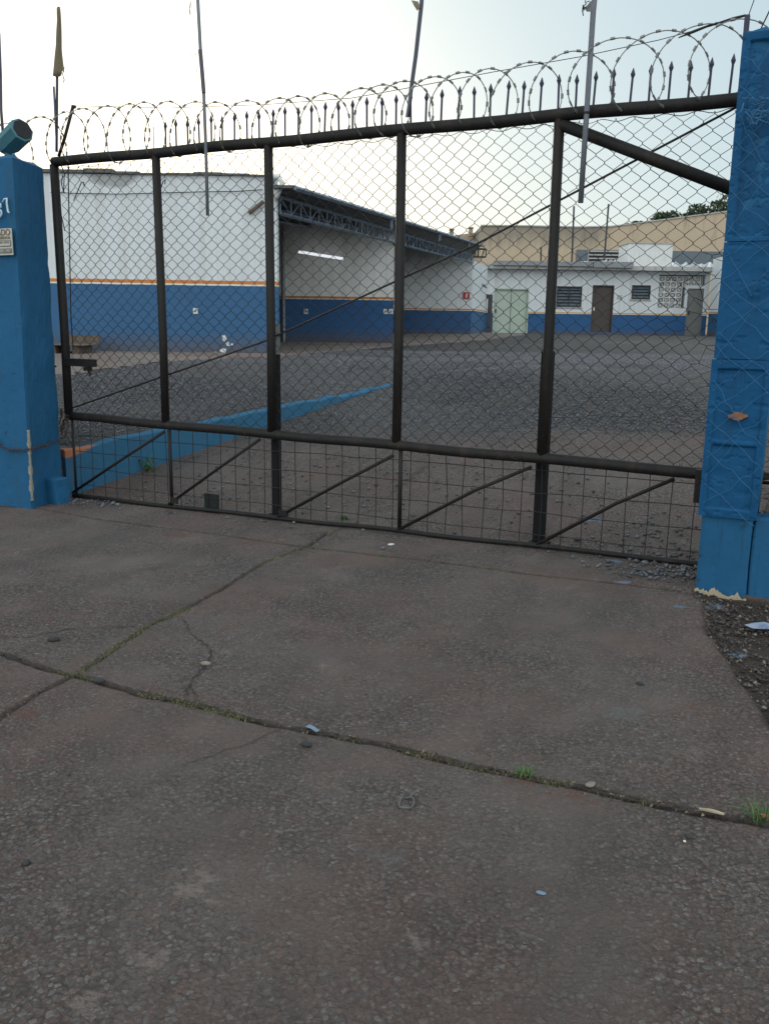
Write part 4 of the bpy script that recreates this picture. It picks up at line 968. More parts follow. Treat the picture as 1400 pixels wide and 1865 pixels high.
def fit_text(body, s_end, z, size, y, mat, nm):
    o = text_mesh(nm, body, size, mat, t_, Matrix.Identity(4), .0008); xs_ = [v.co.x for v in o.data.vertices]
    m_ = face_mtx(s_end - (max(xs_) if xs_ else 0), y, z); o.data.transform(m_); return o
fit_text('OBRIGADO', sS1 - .012, sZb + hh * .74, .062, -.527, M['ink'], 'lettering')
fit_text('PELA PREFERENCIA', sS1 - .012, sZb + hh * .60, .028, -.527, M['ink'], 'lettering')
fit_text('ELEVADO TESTE', sS1 - .025, sZb + hh * .44, .020, -.5305, M['ink'], 'lettering')
fit_text('7 SEG 24H', sS1 - .02, sZb + hh * .11, .032, -.5285, M['signwhite'], 'lettering')
# stub block at pillar foot
s0, t0 = onStreet(98, 917); 
p = G(s0, t0); 
sb = rough_block('concrete_stub', [G(s0 - .07, t0 - .02), G(s0 + .075, t0 - .03), G(s0 + .07, t0 + .12), G(s0 - .07, t0 + .12)], [G(s0 - .10, t0 - .04), G(s0 + .06, t0 - .06), G(s0 + .07, t0 + .12), G(s0 - .10, t0 + .12)], -.08, .145, M['blue'], None, ns=5, nz=8, amp=.004, bevel=.012, seed=6)
tag(sb, 'small blue painted concrete stub at the foot of the left pillar', 'concrete block')
# floodlight on left pillar
fa = G(*(lambda q: (q[0], -.3, q[1]))(onGate(14, 262, -.3))); fb = G(*(lambda q: (q[0], -.34, q[1]))(onGate(40, 236, -.34)))
t_ = empty('floodlight', fa - Vector((0, 0, .1)), 'teal painted lamp housing tilted upwards on top of the left pillar', 'lamp')
ax = (fb - fa).normalized()
fm = MB(); fm.tube([fa - ax * .06, fa - ax * .05, fa + ax * .02, fb, fb + ax * .005], [.03, .065, .085, .088, .07], 8); fm.build('housing', M['lampblue'], t_)
MB().tube([fb + ax * .006, fb + ax * .012], .072, 8).build('lens', M['dark'], t_)
MB().tube([fa + Vector((0, 0, -.03)), Vector((fa.x, fa.y, 2.54))], .03, 8).build('stem', M['lampblue'], t_)
# chain round the left pillar
chp = [(-12, 790), (0, 811), (12, 819), (40, 820), (58, 817), (80, 812), (105, 803), (118, 796), (124, 775), (122, 757)]
P3 = []
for i, (x, y) in enumerate(chp):
    if x <= 58: s_, z_ = onGate(x, y, -.525); P3.append(G(s_, -.525, z_))
    else:
        u = (x - 58) / 66; tt_ = -.525 + u * .50; s_, z_ = onGate(x, y, tt_); P3.append(G(s_, tt_, z_))
ch = MB(); acc = 0; k = 0
def link_ring(mb, c, d, flip, L=.021, W=.010, r=.0035):
    d = d.normalized(); a = Vector((0, 0, 1)).cross(d)
    if a.length < .1: a = Vector((1, 0, 0))
    a.normalize(); b = d.cross(a); q = a if flip else b
    mb.tube([c + d * L * math.cos(t) + q * W * math.sin(t) for t in [i * math.pi / 4 for i in range(8)]], r, 5, closed=True)
for a, b in zip(P3[:-1], P3[1:]):
    L = (b - a).length; nL = max(1, int(L / .028))
    for i in range(nL):
        c = a.lerp(b, (i + .5) / nL); link_ring(ch, c, b - a, k % 2); k += 1
tag(ch.build('chain', M['rustwire']), 'rusty chain sagging round the left pillar to the gate frame', 'chain')
lk = MB(); 
for q in range(9):
    s_, z_ = onGate(113 + (q % 3) * 4, 750 + q * 5, -.02); link_ring(lk, G(s_, -.03 - .01 * (q % 2), z_), Vector((.3 * (q % 2), .1, 1)), q % 2, .026, .016, .006)
tag(lk.build('chain_bundle', M['rustwire']), 'bunched rusty chain hanging at the left end of the middle rail', 'chain')

# right pillar
t_rp = empty('gate_pillar', G(2.3, -.3, 0), 'tall blue pillar right of the gate clad in battered steel sheet', 'pillar')
fz = lambda px, py: onGate(px, py, -.52)[1]
pbR = [G(2.105, -.50), G(2.362, -.50), G(2.362, -.12), G(2.105, -.12)]
rough_block('body', pbR, pbR, -.2, 2.76, M['blue'], t_rp, ns=12, nz=46, amp=.004, bevel=.008, seed=7)
zp1, zp2, zp3 = fz(1330, 943), fz(1340, 655), fz(1360, 440)
def sheet(s0, s1, z0, z1, t, name, seed, panels=()):
    r = np.random.default_rng(seed); nu, nv = int((s1 - s0) / .005) + 2, int((z1 - z0) / .005) + 2
    U, W = np.meshgrid(np.linspace(s0, s1, nu), np.linspace(z0, z1, nv), indexing='ij')
    D = .004 * (fbm(U * 5, W * 4, seed) - .5) + .003 * (fbm(U * 30, W * 22, seed + 4) - .5) + .0035 * sstep(.66, .70, fbm(U * 22, W * 40, seed + 9))
    for (a, b, c, d, dep) in panels:
        k = sstep(a, a + .004, U) * sstep(b, b - .004, U) * sstep(c, c + .004, W) * sstep(d, d - .004, W); D = D + dep * k
    for _ in range(7):
        a, b = r.uniform(s0 + .05, s1 - .02), r.uniform(z0 + .05, z1 - .05); rr = r.uniform(.01, .035)
        D += r.uniform(.003, .007) * np.exp(-(((U - a) / (rr * 2)) ** 2 + ((W - b) / rr) ** 2))
    Tt = t + D
    X = U * CA + Tt * SA; Y = GD - U * SA + Tt * CA
    return np_mesh(name, np.stack([X.ravel(), Y.ravel(), W.ravel()], 1), grid_faces(nu, nv), M['bluesheet'], t_rp)
zr = lambda py: fz(1345, py)
sER = onGate(1378, 945, -.53)[0]; sheet(2.092, sER, zp1, zp2, -.528, 'lower_panel', 3, [(2.125, sER - .03, zr(805), zr(672), .014), (2.125, sER - .035, zr(930), zr(812), .014)])
sheet(2.10, sER + .008, zp2 + .004, zp3, -.524, 'middle_panel', 4)
sheet(2.10, sER + .01, zp3 + .004, 2.755, -.520, 'upper_panel', 5, [(2.135, 2.5, zp3 + .02, 2.72, .016)])
gs, gz = onGate(1343, 758, -.535)
hb = MB(); r6 = random.Random(9); ring = []
for k in range(18): an = k * math.pi / 9; q = .75 + .2 * r6.random() + .35 * (k in (0, 1, 9, 10)); ring.append(G(gs + .040 * math.cos(an) * q, -.537, gz + .025 * math.sin(an) * q))
hb.add([p + Vector((SA, CA, 0)) * .012 for p in ring] + ring, [tuple(range(18, 36))[::-1]] + [(i, (i + 1) % 18, 18 + (i + 1) % 18, 18 + i) for i in range(18)])
hb.build('rust_hole', M['rusthole'], t_rp)
# low blue wall to the right of it
t_lw = empty('low_wall', G(3.0, -.4, 0), 'low blue wall running right from the foot of the right pillar', 'low wall')
zlw = zp1 - .004
rough_block('body', [G(2.366, -.492), G(4.6, -.49), G(4.6, -.30), G(2.366, -.30)], [G(2.366, -.492), G(4.6, -.49), G(4.6, -.30), G(2.366, -.30)], -.2, zlw, M['blue'], t_lw, ns=20, nz=8, amp=.004, bevel=.004, seed=9)
pk = MB(); r7 = random.Random(3); pvv = None
ea = eb = 0.0
for i in range(90):                                         # peeled plaster along the pillar base
    s_ = 2.106 + i * .0029; u = i / 89; zc = onGate(1266 + u * 97, 1074 + u * 26, -.51)[1]
    ea += r7.gauss(0, .0022) - ea * .12; eb += r7.gauss(0, .0025) - eb * .06
    hb_ = .010 + .010 * u + abs(eb) + (.04 * max(0, 1 - abs(u - .82) / .14) ** 2)
    cur = [G(s_, -.5135, zc - .006 + ea), G(s_, -.5135, zc - .004 + ea + hb_)]
    if pvv: pk.add(pvv + cur, [(0, 2, 3, 1)])
    pvv = cur
pk.build('peeled_base', M['plaster'], t_rp)
# dry litter heap behind the low wall
n_ = 2600; pp = np.stack([rng.uniform(2.40, 4.2, n_), rng.uniform(-.40, .9, n_)], 1)
zz = np.clip(.38 + .22 * rng.random(n_) + .25 * np.exp(-((pp[:, 1] - .3) / .35) ** 2), 0, 2)
hx = pp[:, 0] * CA + pp[:, 1] * SA; hy = GD - pp[:, 0] * SA + pp[:, 1] * CA
tag(litter('leaf_heap', np.stack([hx, hy, zz], 1), .05, M['litter'], 31), 'heap of dry brown leaves and twigs behind the low blue wall at the right edge', 'leaf litter', kind='stuff')
hm = MB().box((2.39, -.29, -.1), (4.4, 1.0, .46), f_)
tag(hm.build('earth_bank', M['wood']), kind='structure')
# stake on right pillar top and guy wires
s_, z_ = onGate(1361, 27, -.1)
t_ = empty('wire_stake', G(s_, -.1, 2.3), 'dark blue steel stake beside the right pillar top holding the razor wire', 'stake')
s2, z2 = onGate(1345, 200, -.1)
MB().box((s_ - .012, -.115, 2.3), (s_ + .012, -.085, z_), f_).build('shaft', M['spike'], t_)
g1 = onGate(1374, 0, -.1); MB().tube([G(s_ + .004, -.1, z_ - .004), G(g1[0] + .01, -.1, g1[1] + .05)], .0025, 5).build('guy_wire', M['wire'], t_)
gw = MB(); a = onGate(1385, 52, -.3); b = onGate(1402, 20, -.3); gw.tube([G(a[0], -.3, a[1]), G(b[0] + .1, -.3, b[1] + .25)], .0035, 5)
tag(gw.build('guy_wire', M['wire']), 'thin dark wire rising from the top of the right pillar', 'wire')
# wire netting strands painted blue across the pillar
nw = MB(); r8 = random.Random(12)
for k in range(34):
    z0 = .55 + k * .062 + r8.gauss(0, .02); dirn = 1 if k % 2 else -1
    sA, sB = (2.11, 2.37)
    if k % 5 == 3: sB = 2.25
    ptsw = []
    for i in range(7):
        u = i / 6; ptsw.append(G(sA + (sB - sA) * u, -.540 - .006 * r8.random(), z0 + dirn * (u - .5) * .22 + .03 * (r8.random() - .5)))
    nw.tube(ptsw, .0011, 4)
nw.build('wire_netting', M['netpaint'], t_rp)
tg = MB()
for k in range(26):
    c = G(2.20 + .10 * r8.random(), -.55, 2.36 + .10 * r8.random()); pts_ = [c]
    for _ in range(5): pts_.append(pts_[-1] + Vector((r8.gauss(0, .03), r8.gauss(-.003, .008), r8.gauss(0, .02))))
    tg.tube(pts_, .0022, 4)
tg.build('wire_tangle', M['netpaint'], t_rp)

# ------------------------------------------------------------------ sliding gate
gate = empty('sliding_gate', G(0, 0, 0), 'wide dark steel sliding gate filled with chain link mesh, closing the driveway', 'gate')
ZT, ZM, ZB = 2.582, .6056, .02
zm = lambda s: ZM - .0085 * s
zb = lambda s: ZB + .0178 * s
SL, SR = -2.89, 2.55
def rail(name, za, zc, r, n=16):
    pts_ = [G(SL + (SR - SL) * i / 30, .004 * math.sin(i * 1.3), za(SL + (SR - SL) * i / 30) + .004 * math.sin(i * .9)) for i in range(31)]
    return MB().tube(pts_, r, n).build(name, M['gate'], gate, True)
rail('top_rail', lambda s: ZT, 0, .036); rail('middle_rail', zm, 0, .034); rail('bottom_rail', zb, 0, .017)
posts = [-2.89, -1.885, -.915, .08, 1.085]
for i, s in enumerate(posts):
    MB().tube([G(s + .0, 0.002, zm(s) + .02), G(s + .004, .004, 1.3), G(s, .002, ZT - .02)], .031 if i else .034, 14).build('post', M['gate'], gate, True)
    if i not in (2, 4): MB().tube([G(s + .035, 0, zb(s)), G(s + .035, 0, zm(s))], .014 if i else .011, 8).build('lower_post', M['gate'], gate, True)
MB().tube([G(1.10, .0, ZT - .05), G(*(lambda q: (q[0] + .15, 0, q[1] - .055))(onGate(1328, 345)))], .034, 14).build('diagonal_brace', M['gate'], gate, True)
a = onGate(125, 745, .05); b = onGate(480, 622, .05); c = onGate(860, 448, .05); d = onGate(1342, 194, .05)
MB().tube([G(q[0], .05, q[1]) for q in (a, b, c, d)], .0068, 8).build('tension_rod', M['gridwire'], gate, True)
for (x0, y0, x1, y1) in ((133, 897, 300, 786), (308, 918, 474, 800), (507, 941, 717, 829), (723, 966, 968, 850), (977, 992, 1228, 872)):
    p, q = onGate(x0, y0), onGate(x1, y1); mid = (p[0] * .4 + q[0] * .6, p[1] * .4 + q[1] * .6 + (.022 if x0 > 700 else .004))
    MB().tube([G(p[0], -.005, p[1]), G(mid[0], -.005, mid[1]), G(q[0], -.005, q[1])], .0115, 8).build('lower_brace', M['gate'], gate, True)
# gussets
for (x, y) in ((318, 912), (515, 935)):
    p = onGate(x, y, -.01); MB().box((p[0] - .035, -.016, p[1] - .02), (p[0] + .035, -.008, p[1] + .025), f_).build('gusset', M['gate'], gate)
# latch box on left post
l0, l1 = onGate(119, 652, -.03), onGate(175, 668, -.03)
lb = MB().box((l0[0], -.06, l1[1]), (l1[0], -.02, l0[1]), f_).build('latch_box', M['gate'], gate)
lq = onGate(160, 668, -.04)
lm = MB(); lm.box((lq[0] - .035, -.055, lq[1] - .03), (lq[0] + .03, -.025, lq[1]), f_); lm.tube([G(lq[0] + .0, -.04, lq[1] - .02), G(lq[0] + .025, -.04, lq[1] - .065)], .011, 6); lm.build('padlock', M['gate'], lb)
hk = MB(); h0 = onGate(97, 668, .0); hk.tube([G(h0[0] + .03, .0, h0[1] + .005), G(h0[0] - .03, .0, h0[1]), G(h0[0] - .05, .0, h0[1] + .03), G(h0[0] - .07, 0, h0[1] - .03)], .008, 6); hk.build('latch_hook', M['gate'], lb)
pq0, pq1 = onGate(373, 898, .03), onGate(399, 935, .03)
MB().box((pq0[0], .022, pq1[1]), (pq1[0], .034, pq0[1]), f_).build('stop_plate', M['darkplate'], gate)
ep = onGate(1273, 865, -.05); em = MB().box((ep[0] - .02, -.06, ep[1] - .16), (ep[0] + .03, .02, ep[1] + .03), f_); em.build('catch_block', M['gate'], gate)
# thin upright rod beside left post
a = onGate(124, 300, -.04); b = onGate(133, 640, -.04); MB().tube([G(a[0], -.04, a[1]), G(b[0], -.04, b[1] + .3), G(b[0] + .002, -.04, b[1])], .0045, 6).build('upright_wire', M['gate'], gate)
# spikes
SPX = [280, 302, 321, 342, 363, 385, 405, 427, 450, 472, 497, 519, 543, 567, 591, 617, 642, 668, 695, 721, 748, 775, 803, 834, 863, 892, 922, 951, 983, 1016, 1048, 1080, 1114, 1147, 1181, 1217, 1253, 1290, 1328]
for i, px in enumerate(SPX):
    py = 267 - (px - 280) * (267 - 168) / (1328 - 280) * (1 if px > 700 else .93)
    s, _ = onGate(px, py, 0); h = .165 + .012 * (i % 3) / 2 + .02 * (px / 1400)
    lean = rnd.gauss(0, .004); b = G(s, 0, ZT + .028); tpt = G(s + lean + .004, -.002, ZT + .03 + h)
    d = (tpt - b).normalized(); r0 = .0065 if i else .003
    mb = MB(); mb.tube([b, tpt - d * .052], r0, 6)
    mb.tube([tpt - d * .055, tpt - d * .034, tpt], [r0 * .9, .0135 if i else .004, .001], 4); mb.build('spike', M['spike'], gate)
# chain link mesh
def warp(s, z):
    ds = .010 * math.sin(s * 2.1 + z * 1.3) + .006 * math.sin(z * 5 + s * 3); dz = .010 * math.sin(s * 1.7 + 1) + .005 * math.sin(s * 6 + z * 4)
    k = math.exp(-((s - 2.05) / .16) ** 2 - ((z - 1.5) / .32) ** 2)
    ds += k * .05 * math.sin(z * 23); dz += k * .05 * math.sin(z * 17 + s * 30)
    if z > 2.0 and .0 < s < 1.2: dz -= .012 * math.sin((s) * 5)
    return s + ds, z + dz
cl = MB(); wv, hv = .0515, .0447; nr = 46
for c in range(105):
    s0 = SL + .02 + c * wv; ptsw = []
    for r in range(nr + 1):
        z = zm(s0) + .03 + r * hv
        if z > ZT - .02: break
        off = ((r + c) % 2) * wv
        s, z2 = warp(s0 + off, z)
        side = 1 if off > 0 else -1
        ptsw.append(G(s - side * .003, .042 + .003 * side, z2 - .007)); ptsw.append(G(s + side * .002, .042, z2)); ptsw.append(G(s - side * .003, .042 - .003 * side, z2 + .007))
    cl.tube(ptsw, .0020, 4)
cl.build('chain_link_mesh', M['wire'], gate)
tw = MB()
for zz in (ZT - .045,):
    ptsw = [G(SL + .05 + i * .03, .02 + .018 * math.cos(i * 1.1), zz + .008 * math.sin(i * 1.1)) for i in range(172)]
    tw.tube(ptsw, .0022, 4)
ptsw = [G(SL + .05 + i * .05, .0 + .042 * math.cos(i * 2.2), zm(SL + i * .05) + .042 * math.sin(i * 2.2)) for i in range(104)]
tw.tube(ptsw, .0018, 4); tw.build('lacing_wire', M['wire'], gate)
# welded grid below
gd = MB(); s = SL + .06; r9 = random.Random(4)
for k in range(42):
    ss_ = SL + .08 + k * .130
    if ss_ > SR: break
    gd.tube([G(ss_ + r9.gauss(0, .004), .015, zb(ss_)), G(ss_ + r9.gauss(0, .006), .02, .3), G(ss_ + r9.gauss(0, .004), .015, zm(ss_))], .0028, 4)
for k in range(4):
    zz = .075 + .0 + k * .135 + .035
    gd.tube([G(SL + .05 + i * .26, .018 + .002 * (i % 2), zz + .0105 * (SL + i * .26) + r9.gauss(0, .004) - .012) for i in range(21)], .0026, 4)
gd.build('welded_mesh', M['gridwire'], gate)
# a few bent hook wires near the left post
for pts_ in (((112, 302), (117, 315), (116, 348), (118, 351)), ((114, 318), (112, 335), (116, 350)), ((134, 365), (148, 332), (152, 331), (153, 338)), ((108, 330), (108, 375), (118, 420)), ((290, 350), (297, 330), (301, 326), (300, 335))):
    MB().tube([G(onGate(x, y, -.03)[0], -.03, onGate(x, y, -.03)[1]) for x, y in pts_], .004, 5).build('bent_wire', M['gridwire'], gate)

# guide posts standing behind the gate
for (s, hw_, ztop, lab) in ((onGate(503.5, 860, .1)[0], .026, onGate(505, 588, .1)[1], 'square steel guide post with peeling grey top standing behind the second bay of the gate'), (onGate(987, 860, .1)[0], .033, onGate(1003, 640, .1)[1], 'dark steel guide post standing behind the gate near the right pillar')):
    t_ = empty('guide_post', G(s, .1, 0), lab, 'post', 'guide posts behind the gate')
    MB().box((s - hw_, .1 - hw_, -.1), (s + hw_, .1 + hw_, ztop - .22 if s < 0 else ztop), f_).build('shaft', M['guide'], t_)
    if s < 0: MB().box((s - hw_, .1 - hw_, ztop - .219), (s + hw_, .1 + hw_, ztop), f_).build('peeled_top', M['galv'], t_)
    MB().box((s - .06, .04, zb(s) - .03), (s + .06, .16, zb(s) + .002), f_).build('foot', M['guide'], t_)

# ------------------------------------------------------------------ razor wire
rz = MB(); P_ = []; s = -3.75; ph = 0.0; barbs = []
Rr = .185
Hs = [(-3.8, .30), (-2.9, .34), (-2.6, .355), (-1.9, .345), (-1.3, .285), (-.95, .27), (-.4, .265), (.35, .29), (.9, .305), (1.4, .372), (2.2, .395)]; r10 = random.Random(21); acc = 0; jit = 0; jz = 0; ja = 1
while s < 2.14:
    X_, Y_ = G(s, 0).x, G(s, 0).y; vx = X_ / Y_
    cot = -(vx * CA - SA) / (vx * SA + CA) if True else 0
    cot = (-(X_ * CA + -(Y_) * SA)) / (X_ * SA + Y_ * CA)
    a = .98 - cot
    step = 2 * math.pi / 36; ph += step
    if ph > 2 * math.pi: ph -= 2 * math.pi; jit = r10.uniform(-.35, .35); ja = r10.uniform(.85, 1.12); 
    pitch = .205 * (1 + jit) if s > -2.9 else .36
    s += pitch / 36
    Hh = float(np.interp(s, [h[0] for h in Hs], [h[1] for h in Hs])); R2 = min(.20, (Hh + .035) / 2) * (.975 + .055 * math.sin(s * 5.3 + 1) * math.sin(s * 13)) * (1.0 if s > -2.9 else 1.1)
    n_ = R2 * math.sin(ph) * ja; u_ = s + a * n_ + .22 * R2 * math.cos(ph); z_ = ZT + Hh - R2 + R2 * math.cos(ph)
    P_.append(G(u_, n_ * .9 + .02, z_)); acc += 1
rz.tube(P_, .0032, 5)
def barb(mb, c, d):
    d = d.normalized(); a = d.cross(Vector((0, 0, 1)) if abs(d.z) < .9 else Vector((1, 0, 0))).normalized(); b = d.cross(a)
    w_ = .0090; L = .014
    mb.add([c - d * L + a * w_, c - d * L - a * w_, c - d * L * .3 - a * .003, c + d * L * .3 - a * .003, c + d * L - a * w_, c + d * L + a * w_, c + d * L * .3 + a * .003, c - d * L * .3 + a * .003], [(0, 1, 2, 3, 4, 5, 6, 7)])
    mb.add([c - d * L + b * w_, c - d * L * .5 + b * .002, c + d * L * .5 + b * .002, c + d * L + b * w_, c + d * L - b * w_, c - d * L - b * w_], [(0, 1, 2, 3, 4, 5)])
    mb.tube([c - d * .013, c + d * .013], .0062, 4)
dacc = 0
for i in range(1, len(P_) - 1):
    dacc += (P_[i] - P_[i - 1]).length
    if dacc > .062: dacc = 0; barb(rz, P_[i], P_[i + 1] - P_[i - 1])
o = rz.build('razor_wire_coil', M['razor'])
tag(o, 'coiled razor wire stretched along the spiked top rail of the gate', 'razor wire')
sw_ = MB(); pts_ = [onGate(x, y, 0) for x, y in ((134, 192), (305, 196), (480, 190), (640, 178), (740, 160), (900, 130), (1060, 102), (1200, 72), (1290, 48), (1360, 27))]
sw_.tube([G(q[0], 0, q[1]) for q in pts_], .0022, 5)
tk_ = [onGate(x, y, 0) for x, y in ((1235, 68), (1262, 57), (1290, 46), (1310, 40), (1335, 33), (1358, 27))]
sw_.tube([G(q[0], 0, q[1]) for q in tk_], [.003, .008, .006, .004, .008, .006], 6)
tag(sw_.build('support_wire', M['wire']), 'thin straight wire along the crown of the razor wire coil', 'wire')

# ------------------------------------------------------------------ poles, flags, sticks
def pole(pts, t, r, mat, name, lab, grp=None, cat='pole'):
    P3 = [G(onGate(x, y, t)[0], t, onGate(x, y, t)[1]) for x, y in pts]
    t_ = empty(name, P3[-1], lab, cat, grp); MB().tube(P3, r, 8).build('shaft', mat, t_, True); return t_, P3
GR = 'flag poles lashed to the gate'
t_, P3 = pole([(107, 12), (104, 140), (103, 276)], -.04, .0105, M['pole_dark'], 'flagpole', 'thin pole with a furled khaki flag above the left gate post', GR)
fg = MB(); r11 = random.Random(8); rows = []
for i, y in enumerate(range(14, 140, 6)):
    u = (y - 14) / 120; xl = 104.5 - u * 8.5; xr = 108 + u * 11.5; row = []
    for k in range(7):
        w_ = k / 6; x = xl + (xr - xl) * w_; q = onGate(x, y + (6 * math.sin(w_ * 5) if i == 20 else 0) + (3 if k in (0, 6) and i > 18 else 0), -.055); row.append(G(q[0], -.055 + .014 * math.sin(w_ * 9 + u * 3), q[1]))
    rows.append(row)
vs_ = [p for r_ in rows for p in r_]; fg.add(vs_, [(i * 7 + k, i * 7 + k + 1, (i + 1) * 7 + k + 1, (i + 1) * 7 + k) for i in range(len(rows) - 1) for k in range(6)])
fo_ = fg.build('flag', M['flag'], t_, True); md = fo_.modifiers.new('s', 'SOLIDIFY'); md.thickness = .002
tt2 = MB(); tt2.tube([G(onGate(x, y, -.05)[0], -.05, onGate(x, y, -.05)[1]) for x, y in ((117, 122), (114, 135), (117, 145), (114, 153))], [.004, .003, .004, .001], 5); tt2.build('loose_thread', M['flag'], t_)
t_, P3 = pole([(357, -60), (365, 90), (371, 168), (375, 275), (378, 392)], -.09, .0115, M['pole'], 'flagpole', 'bare grey pole hanging in front of the second bay of the gate', GR)
q = [onGate(x, y, -.1) for x, y in ((364.5, 90), (368, 130), (371, 168))]; MB().tube([G(a, -.1, b) for a, b in q], .014, 8).build('joint_sleeve', M['pole_dark'], t_)
st_ = MB()
for pts_ in (((347, 25), (345, 8), (349, 0)), ((344, 95), (350, 100), (358, 98), (363, 93)), ((360, 120), (357, 135), (361, 141), (363, 133)), ((346, 28), (345, 20), (348, 5))): st_.tube([G(onGate(x, y, -.1)[0], -.1, onGate(x, y, -.1)[1]) for x, y in pts_], .0018, 4)
st_.build('loose_string', M['wire'], t_)
t_, P3 = pole([(771, -50), (767, 10), (757, 100), (748, 165), (743, 212)], -.05, .0125, M['pole_dark'], 'flagpole', 'dark pole with a scrap of yellow flag rising from the middle of the gate', GR)
q = [onGate(x, y, -.06) for x, y in ((749, 0), (762, 3), (768, -10), (766, 14), (761, 20), (755, 10))]; fm = MB(); fm.add([G(a, -.06 - .004 * i, b) for i, (a, b) in enumerate([q[0], q[1], q[3], q[4], q[5]])], [(0, 1, 2, 3, 4)])
o_ = fm.build('flag', M['flag'], t_); o_.modifiers.new('s', 'SOLIDIFY').thickness = .003
q = [onGate(x, y, -.075) for x, y in ((740, 213), (748, 165))]; MB().tube([G(a, -.075, b) for a, b in q], .007, 6).build('splint', M['pole'], t_)
t_, P3 = pole([(1088, -60), (1080, 20), (1068, 205), (1057, 369)], -.10, .0155, M['pole'], 'flagpole', 'thick pale grey pole hanging in front of the right half of the gate', GR)
q = [(1082, 0), (1075, 2), (1070, 8), (1064, 14), (1068, 20), (1079, 20)]; fm = MB(); fm.add([G(onGate(x, y, -.11)[0], -.11 - .006 * (i % 2), onGate(x, y, -.11)[1]) for i, (x, y) in enumerate(q)], [tuple(range(6))]); o_ = fm.build('rag', M['rag'], t_); o_.modifiers.new('s', 'SOLIDIFY').thickness = .006
st_ = MB()
for pts_ in (((1066, 12), (1060, 18), (1062, 28)), ((1068, 5), (1061, 12), (1061, 22)), ((1073, 1), (1065, 4), (1067, -6)), ((1064, 14), (1061, 8), (1064, 18), (1060, 14))): st_.tube([G(onGate(x, y, -.12)[0], -.12, onGate(x, y, -.12)[1]) for x, y in pts_], .003, 4)
st_.build('loose_string', M['wire'], t_)
for y in (205,): q = onGate(1068, y, -.1); MB().tube([G(q[0], -.1, q[1] - .006), G(q[0], -.1, q[1] + .006)], .018, 8).build('tie', M['wire'], t_)
t_, P3 = pole([(-2, 60), (1, 135), (2, 200), (8, 275)], -.3, .011, M['pole_dark'], 'flagpole', 'dark pole at the left edge of the photo above the left pillar', GR)
q = [onGate(x, y, -.31) for x, y in ((-12, 80), (0, 86), (2, 112), (1, 138), (-14, 140))]; fm = MB(); fm.add([G(a, -.31, b) for a, b in q], [(0, 1, 2, 3, 4)]); o_ = fm.build('flag', M['pole_dark'], t_); o_.modifiers.new('s', 'SOLIDIFY').thickness = .003
pole([(98, 157), (101, 220), (104, 276)], -.05, .008, M['pole_dark'], 'stick', 'thin short stick beside the flag pole above the left gate post', None, 'stick')
t_, P3 = pole([(133, 193), (118, 250), (107, 284)], -.02, .0125, M['gate'], 'leaning_stake', 'dark stake leaning right above the left gate post, hooked at the razor wire', None, 'stake')
MB().tube([P3[0] + Vector((-.01, 0, 0)), P3[0] + Vector((.02, 0, -.005))], .012, 6).build('hook', M['gate'], t_)

# ------------------------------------------------------------------ small litter on the pavement
def on_pave(px, py): s, t = onStreet(px, py); p = G(s, t); p.z = hz(p.x, p.y); return p
def pebble(px, py, size, mat, lab, name='pebble', cat='pebble', seed=1, flat=.6):
    p = on_pave(px, py); r = random.Random(seed); bm_v = []; bm_f = []
    nu, nv = 10, 6
    for j in range(nv + 1):
        th = math.pi * j / nv
        for i in range(nu):
            an = 2 * math.pi * i / nu; k = 1 + .3 * math.sin(an * 2 + seed) + .12 * r.random()
            bm_v.append((p.x + size * math.sin(th) * math.cos(an) * k, p.y + size * .7 * math.sin(th) * math.sin(an) * k, p.z + size * flat * .8 + size * flat * math.cos(th)))
    bm_f = [(j * nu + i, j * nu + (i + 1) % nu, (j + 1) * nu + (i + 1) % nu, (j + 1) * nu + i) for j in range(nv) for i in range(nu)]
    return tag(MB().add(bm_v, bm_f).build(name, mat, None, True), lab, cat)
pebble(375, 1212, .017, M['stone'], 'pale beige pebble on the crack in the left slab', seed=2)
pebble(985, 1628, .011, M['plastic'], 'smooth pale blue grey pebble in the right foreground', seed=3, flat=.25)
pebble(1253, 1527, .011, M['darkstone'], 'small dark stone beside a white speck in the lower right foreground', seed=4)
pebble(1246, 1534, .005, M['white'], 'tiny white speck beside the small dark stone', seed=5)
pebble(712, 993, .022, M['white'], 'flat white pebble in front of the middle of the gate', seed=6, flat=.3)
pebble(98, 1168, .022, M['darkstone'], 'dark lump of stone on the left slab above the pale patch', seed=7)
pebble(180, 1244, .020, M['darkstone'], 'dark stone lodged in the front joint near the left joint crossing', seed=8)
pebble(558, 1360, .017, M['darkstone'], 'dark pebble just below the blue scrap in the front joint', seed=9)
pebble(1165, 1248, .014, M['darkstone'], 'small dark pebble on the right slab below the right pillar', seed=10)
pebble(48, 1575, .012, M['darkstone'], 'dark pebble near the left edge of the foreground', seed=11)
pebble(1075, 1432, .018, M['stone'], 'pale stone chip lying beside the front joint right of the green weed', seed=12, flat=.4)
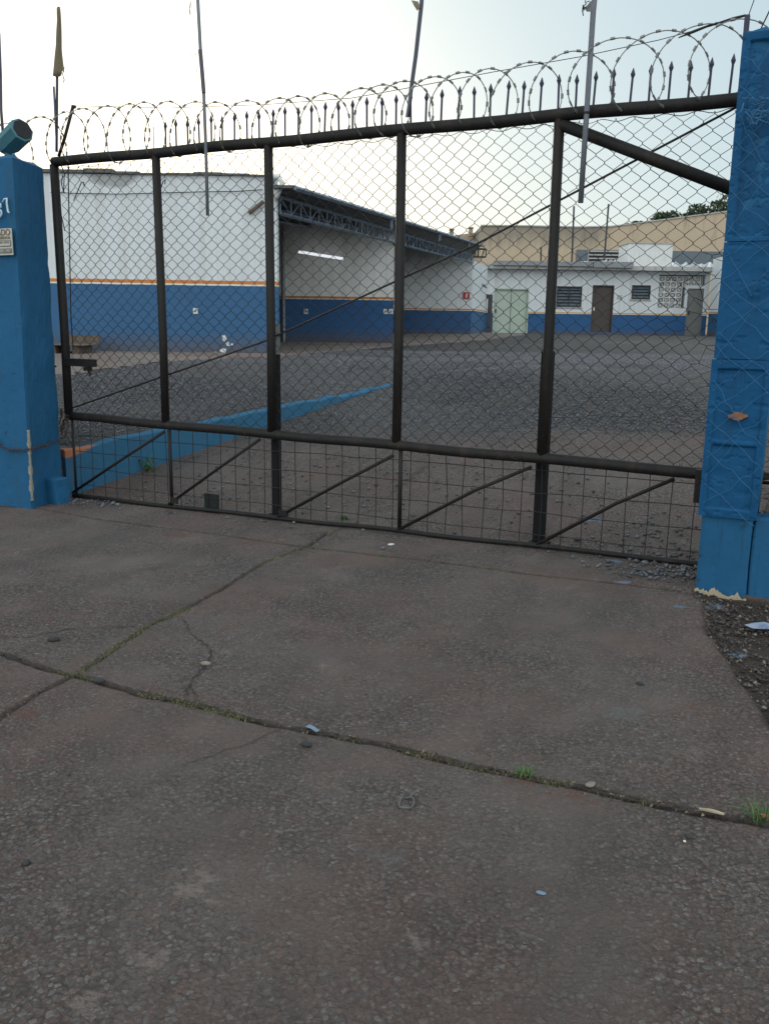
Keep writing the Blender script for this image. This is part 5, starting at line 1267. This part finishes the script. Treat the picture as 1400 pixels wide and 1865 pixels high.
# wire ring
p = on_pave(740, 1466); rg = MB(); rr_ = random.Random(2)
rg.tube([p + Vector((.021 * math.cos(t) * (1 + .2 * math.sin(2 * t)), .034 * math.sin(t), .006 + .004 * math.sin(3 * t))) for t in [i * math.pi / 9 for i in range(18)]], .0028, 5, closed=True)
rg.tube([p + Vector((.01, .03, .006)), p + Vector((.03, .045, .02)), p + Vector((.028, .03, .008))], .003, 5)
tag(rg.build('wire_loop', M['galv'], None, True), 'small crumpled loop of grey wire lying on the foreground slab', 'wire loop')
def scrap(pts, mat, name, lab, cat, lift=.006):
    P3 = [on_pave(x, y) for x, y in pts]; c = sum(P3, Vector()) / len(P3); V_ = []; rr_ = random.Random(len(pts))
    V_ = [p + Vector((0, 0, lift * (.4 + 1.2 * rr_.random()))) for p in P3] + [c + Vector((0, 0, lift * 2.4))]
    n = len(P3); o = MB().add(V_, [(i, (i + 1) % n, n) for i in range(n)]).build(name, mat); o.modifiers.new('s', 'SOLIDIFY').thickness = .0012
    return tag(o, lab, cat)
scrap([(556, 1328), (563, 1324), (573, 1327), (582, 1333), (576, 1335), (566, 1331)], M['plastic'], 'plastic_scrap', 'pale blue plastic scrap caught in the long front joint', 'plastic scrap')
M['bagblue'] = paint('blue_white_bag', (.28, .33, .42), dirt=(.02, .06, .2), rough=.35, scale=30, amt=1, marks=(.02, .05, .18))
scrap([(1355, 1142), (1372, 1137), (1392, 1141), (1412, 1140), (1425, 1150), (1396, 1150), (1370, 1147)], M['bagblue'], 'plastic_bag', 'crumpled blue and white plastic bag on the earth verge at the right edge', 'plastic bag', .012)
sk = MB(); sk.tube([on_pave(1272, 1478) + Vector((0, 0, .008)), on_pave(1296, 1483) + Vector((0, 0, .010)), on_pave(1318, 1488) + Vector((0, 0, .008))], [.004, .006, .004], 6)
tag(sk.build('pale_stick', M['plaster']), 'short pale stick lying in the front joint near the right edge', 'stick')
sk = MB(); sk.tube([on_pave(1385, 1490) + Vector((0, 0, .008)), on_pave(1412, 1497) + Vector((0, 0, .012))], .006, 6)
tag(sk.build('orange_straw', M['brick']), 'short orange brown straw in the joint beside the bright green tuft', 'straw')
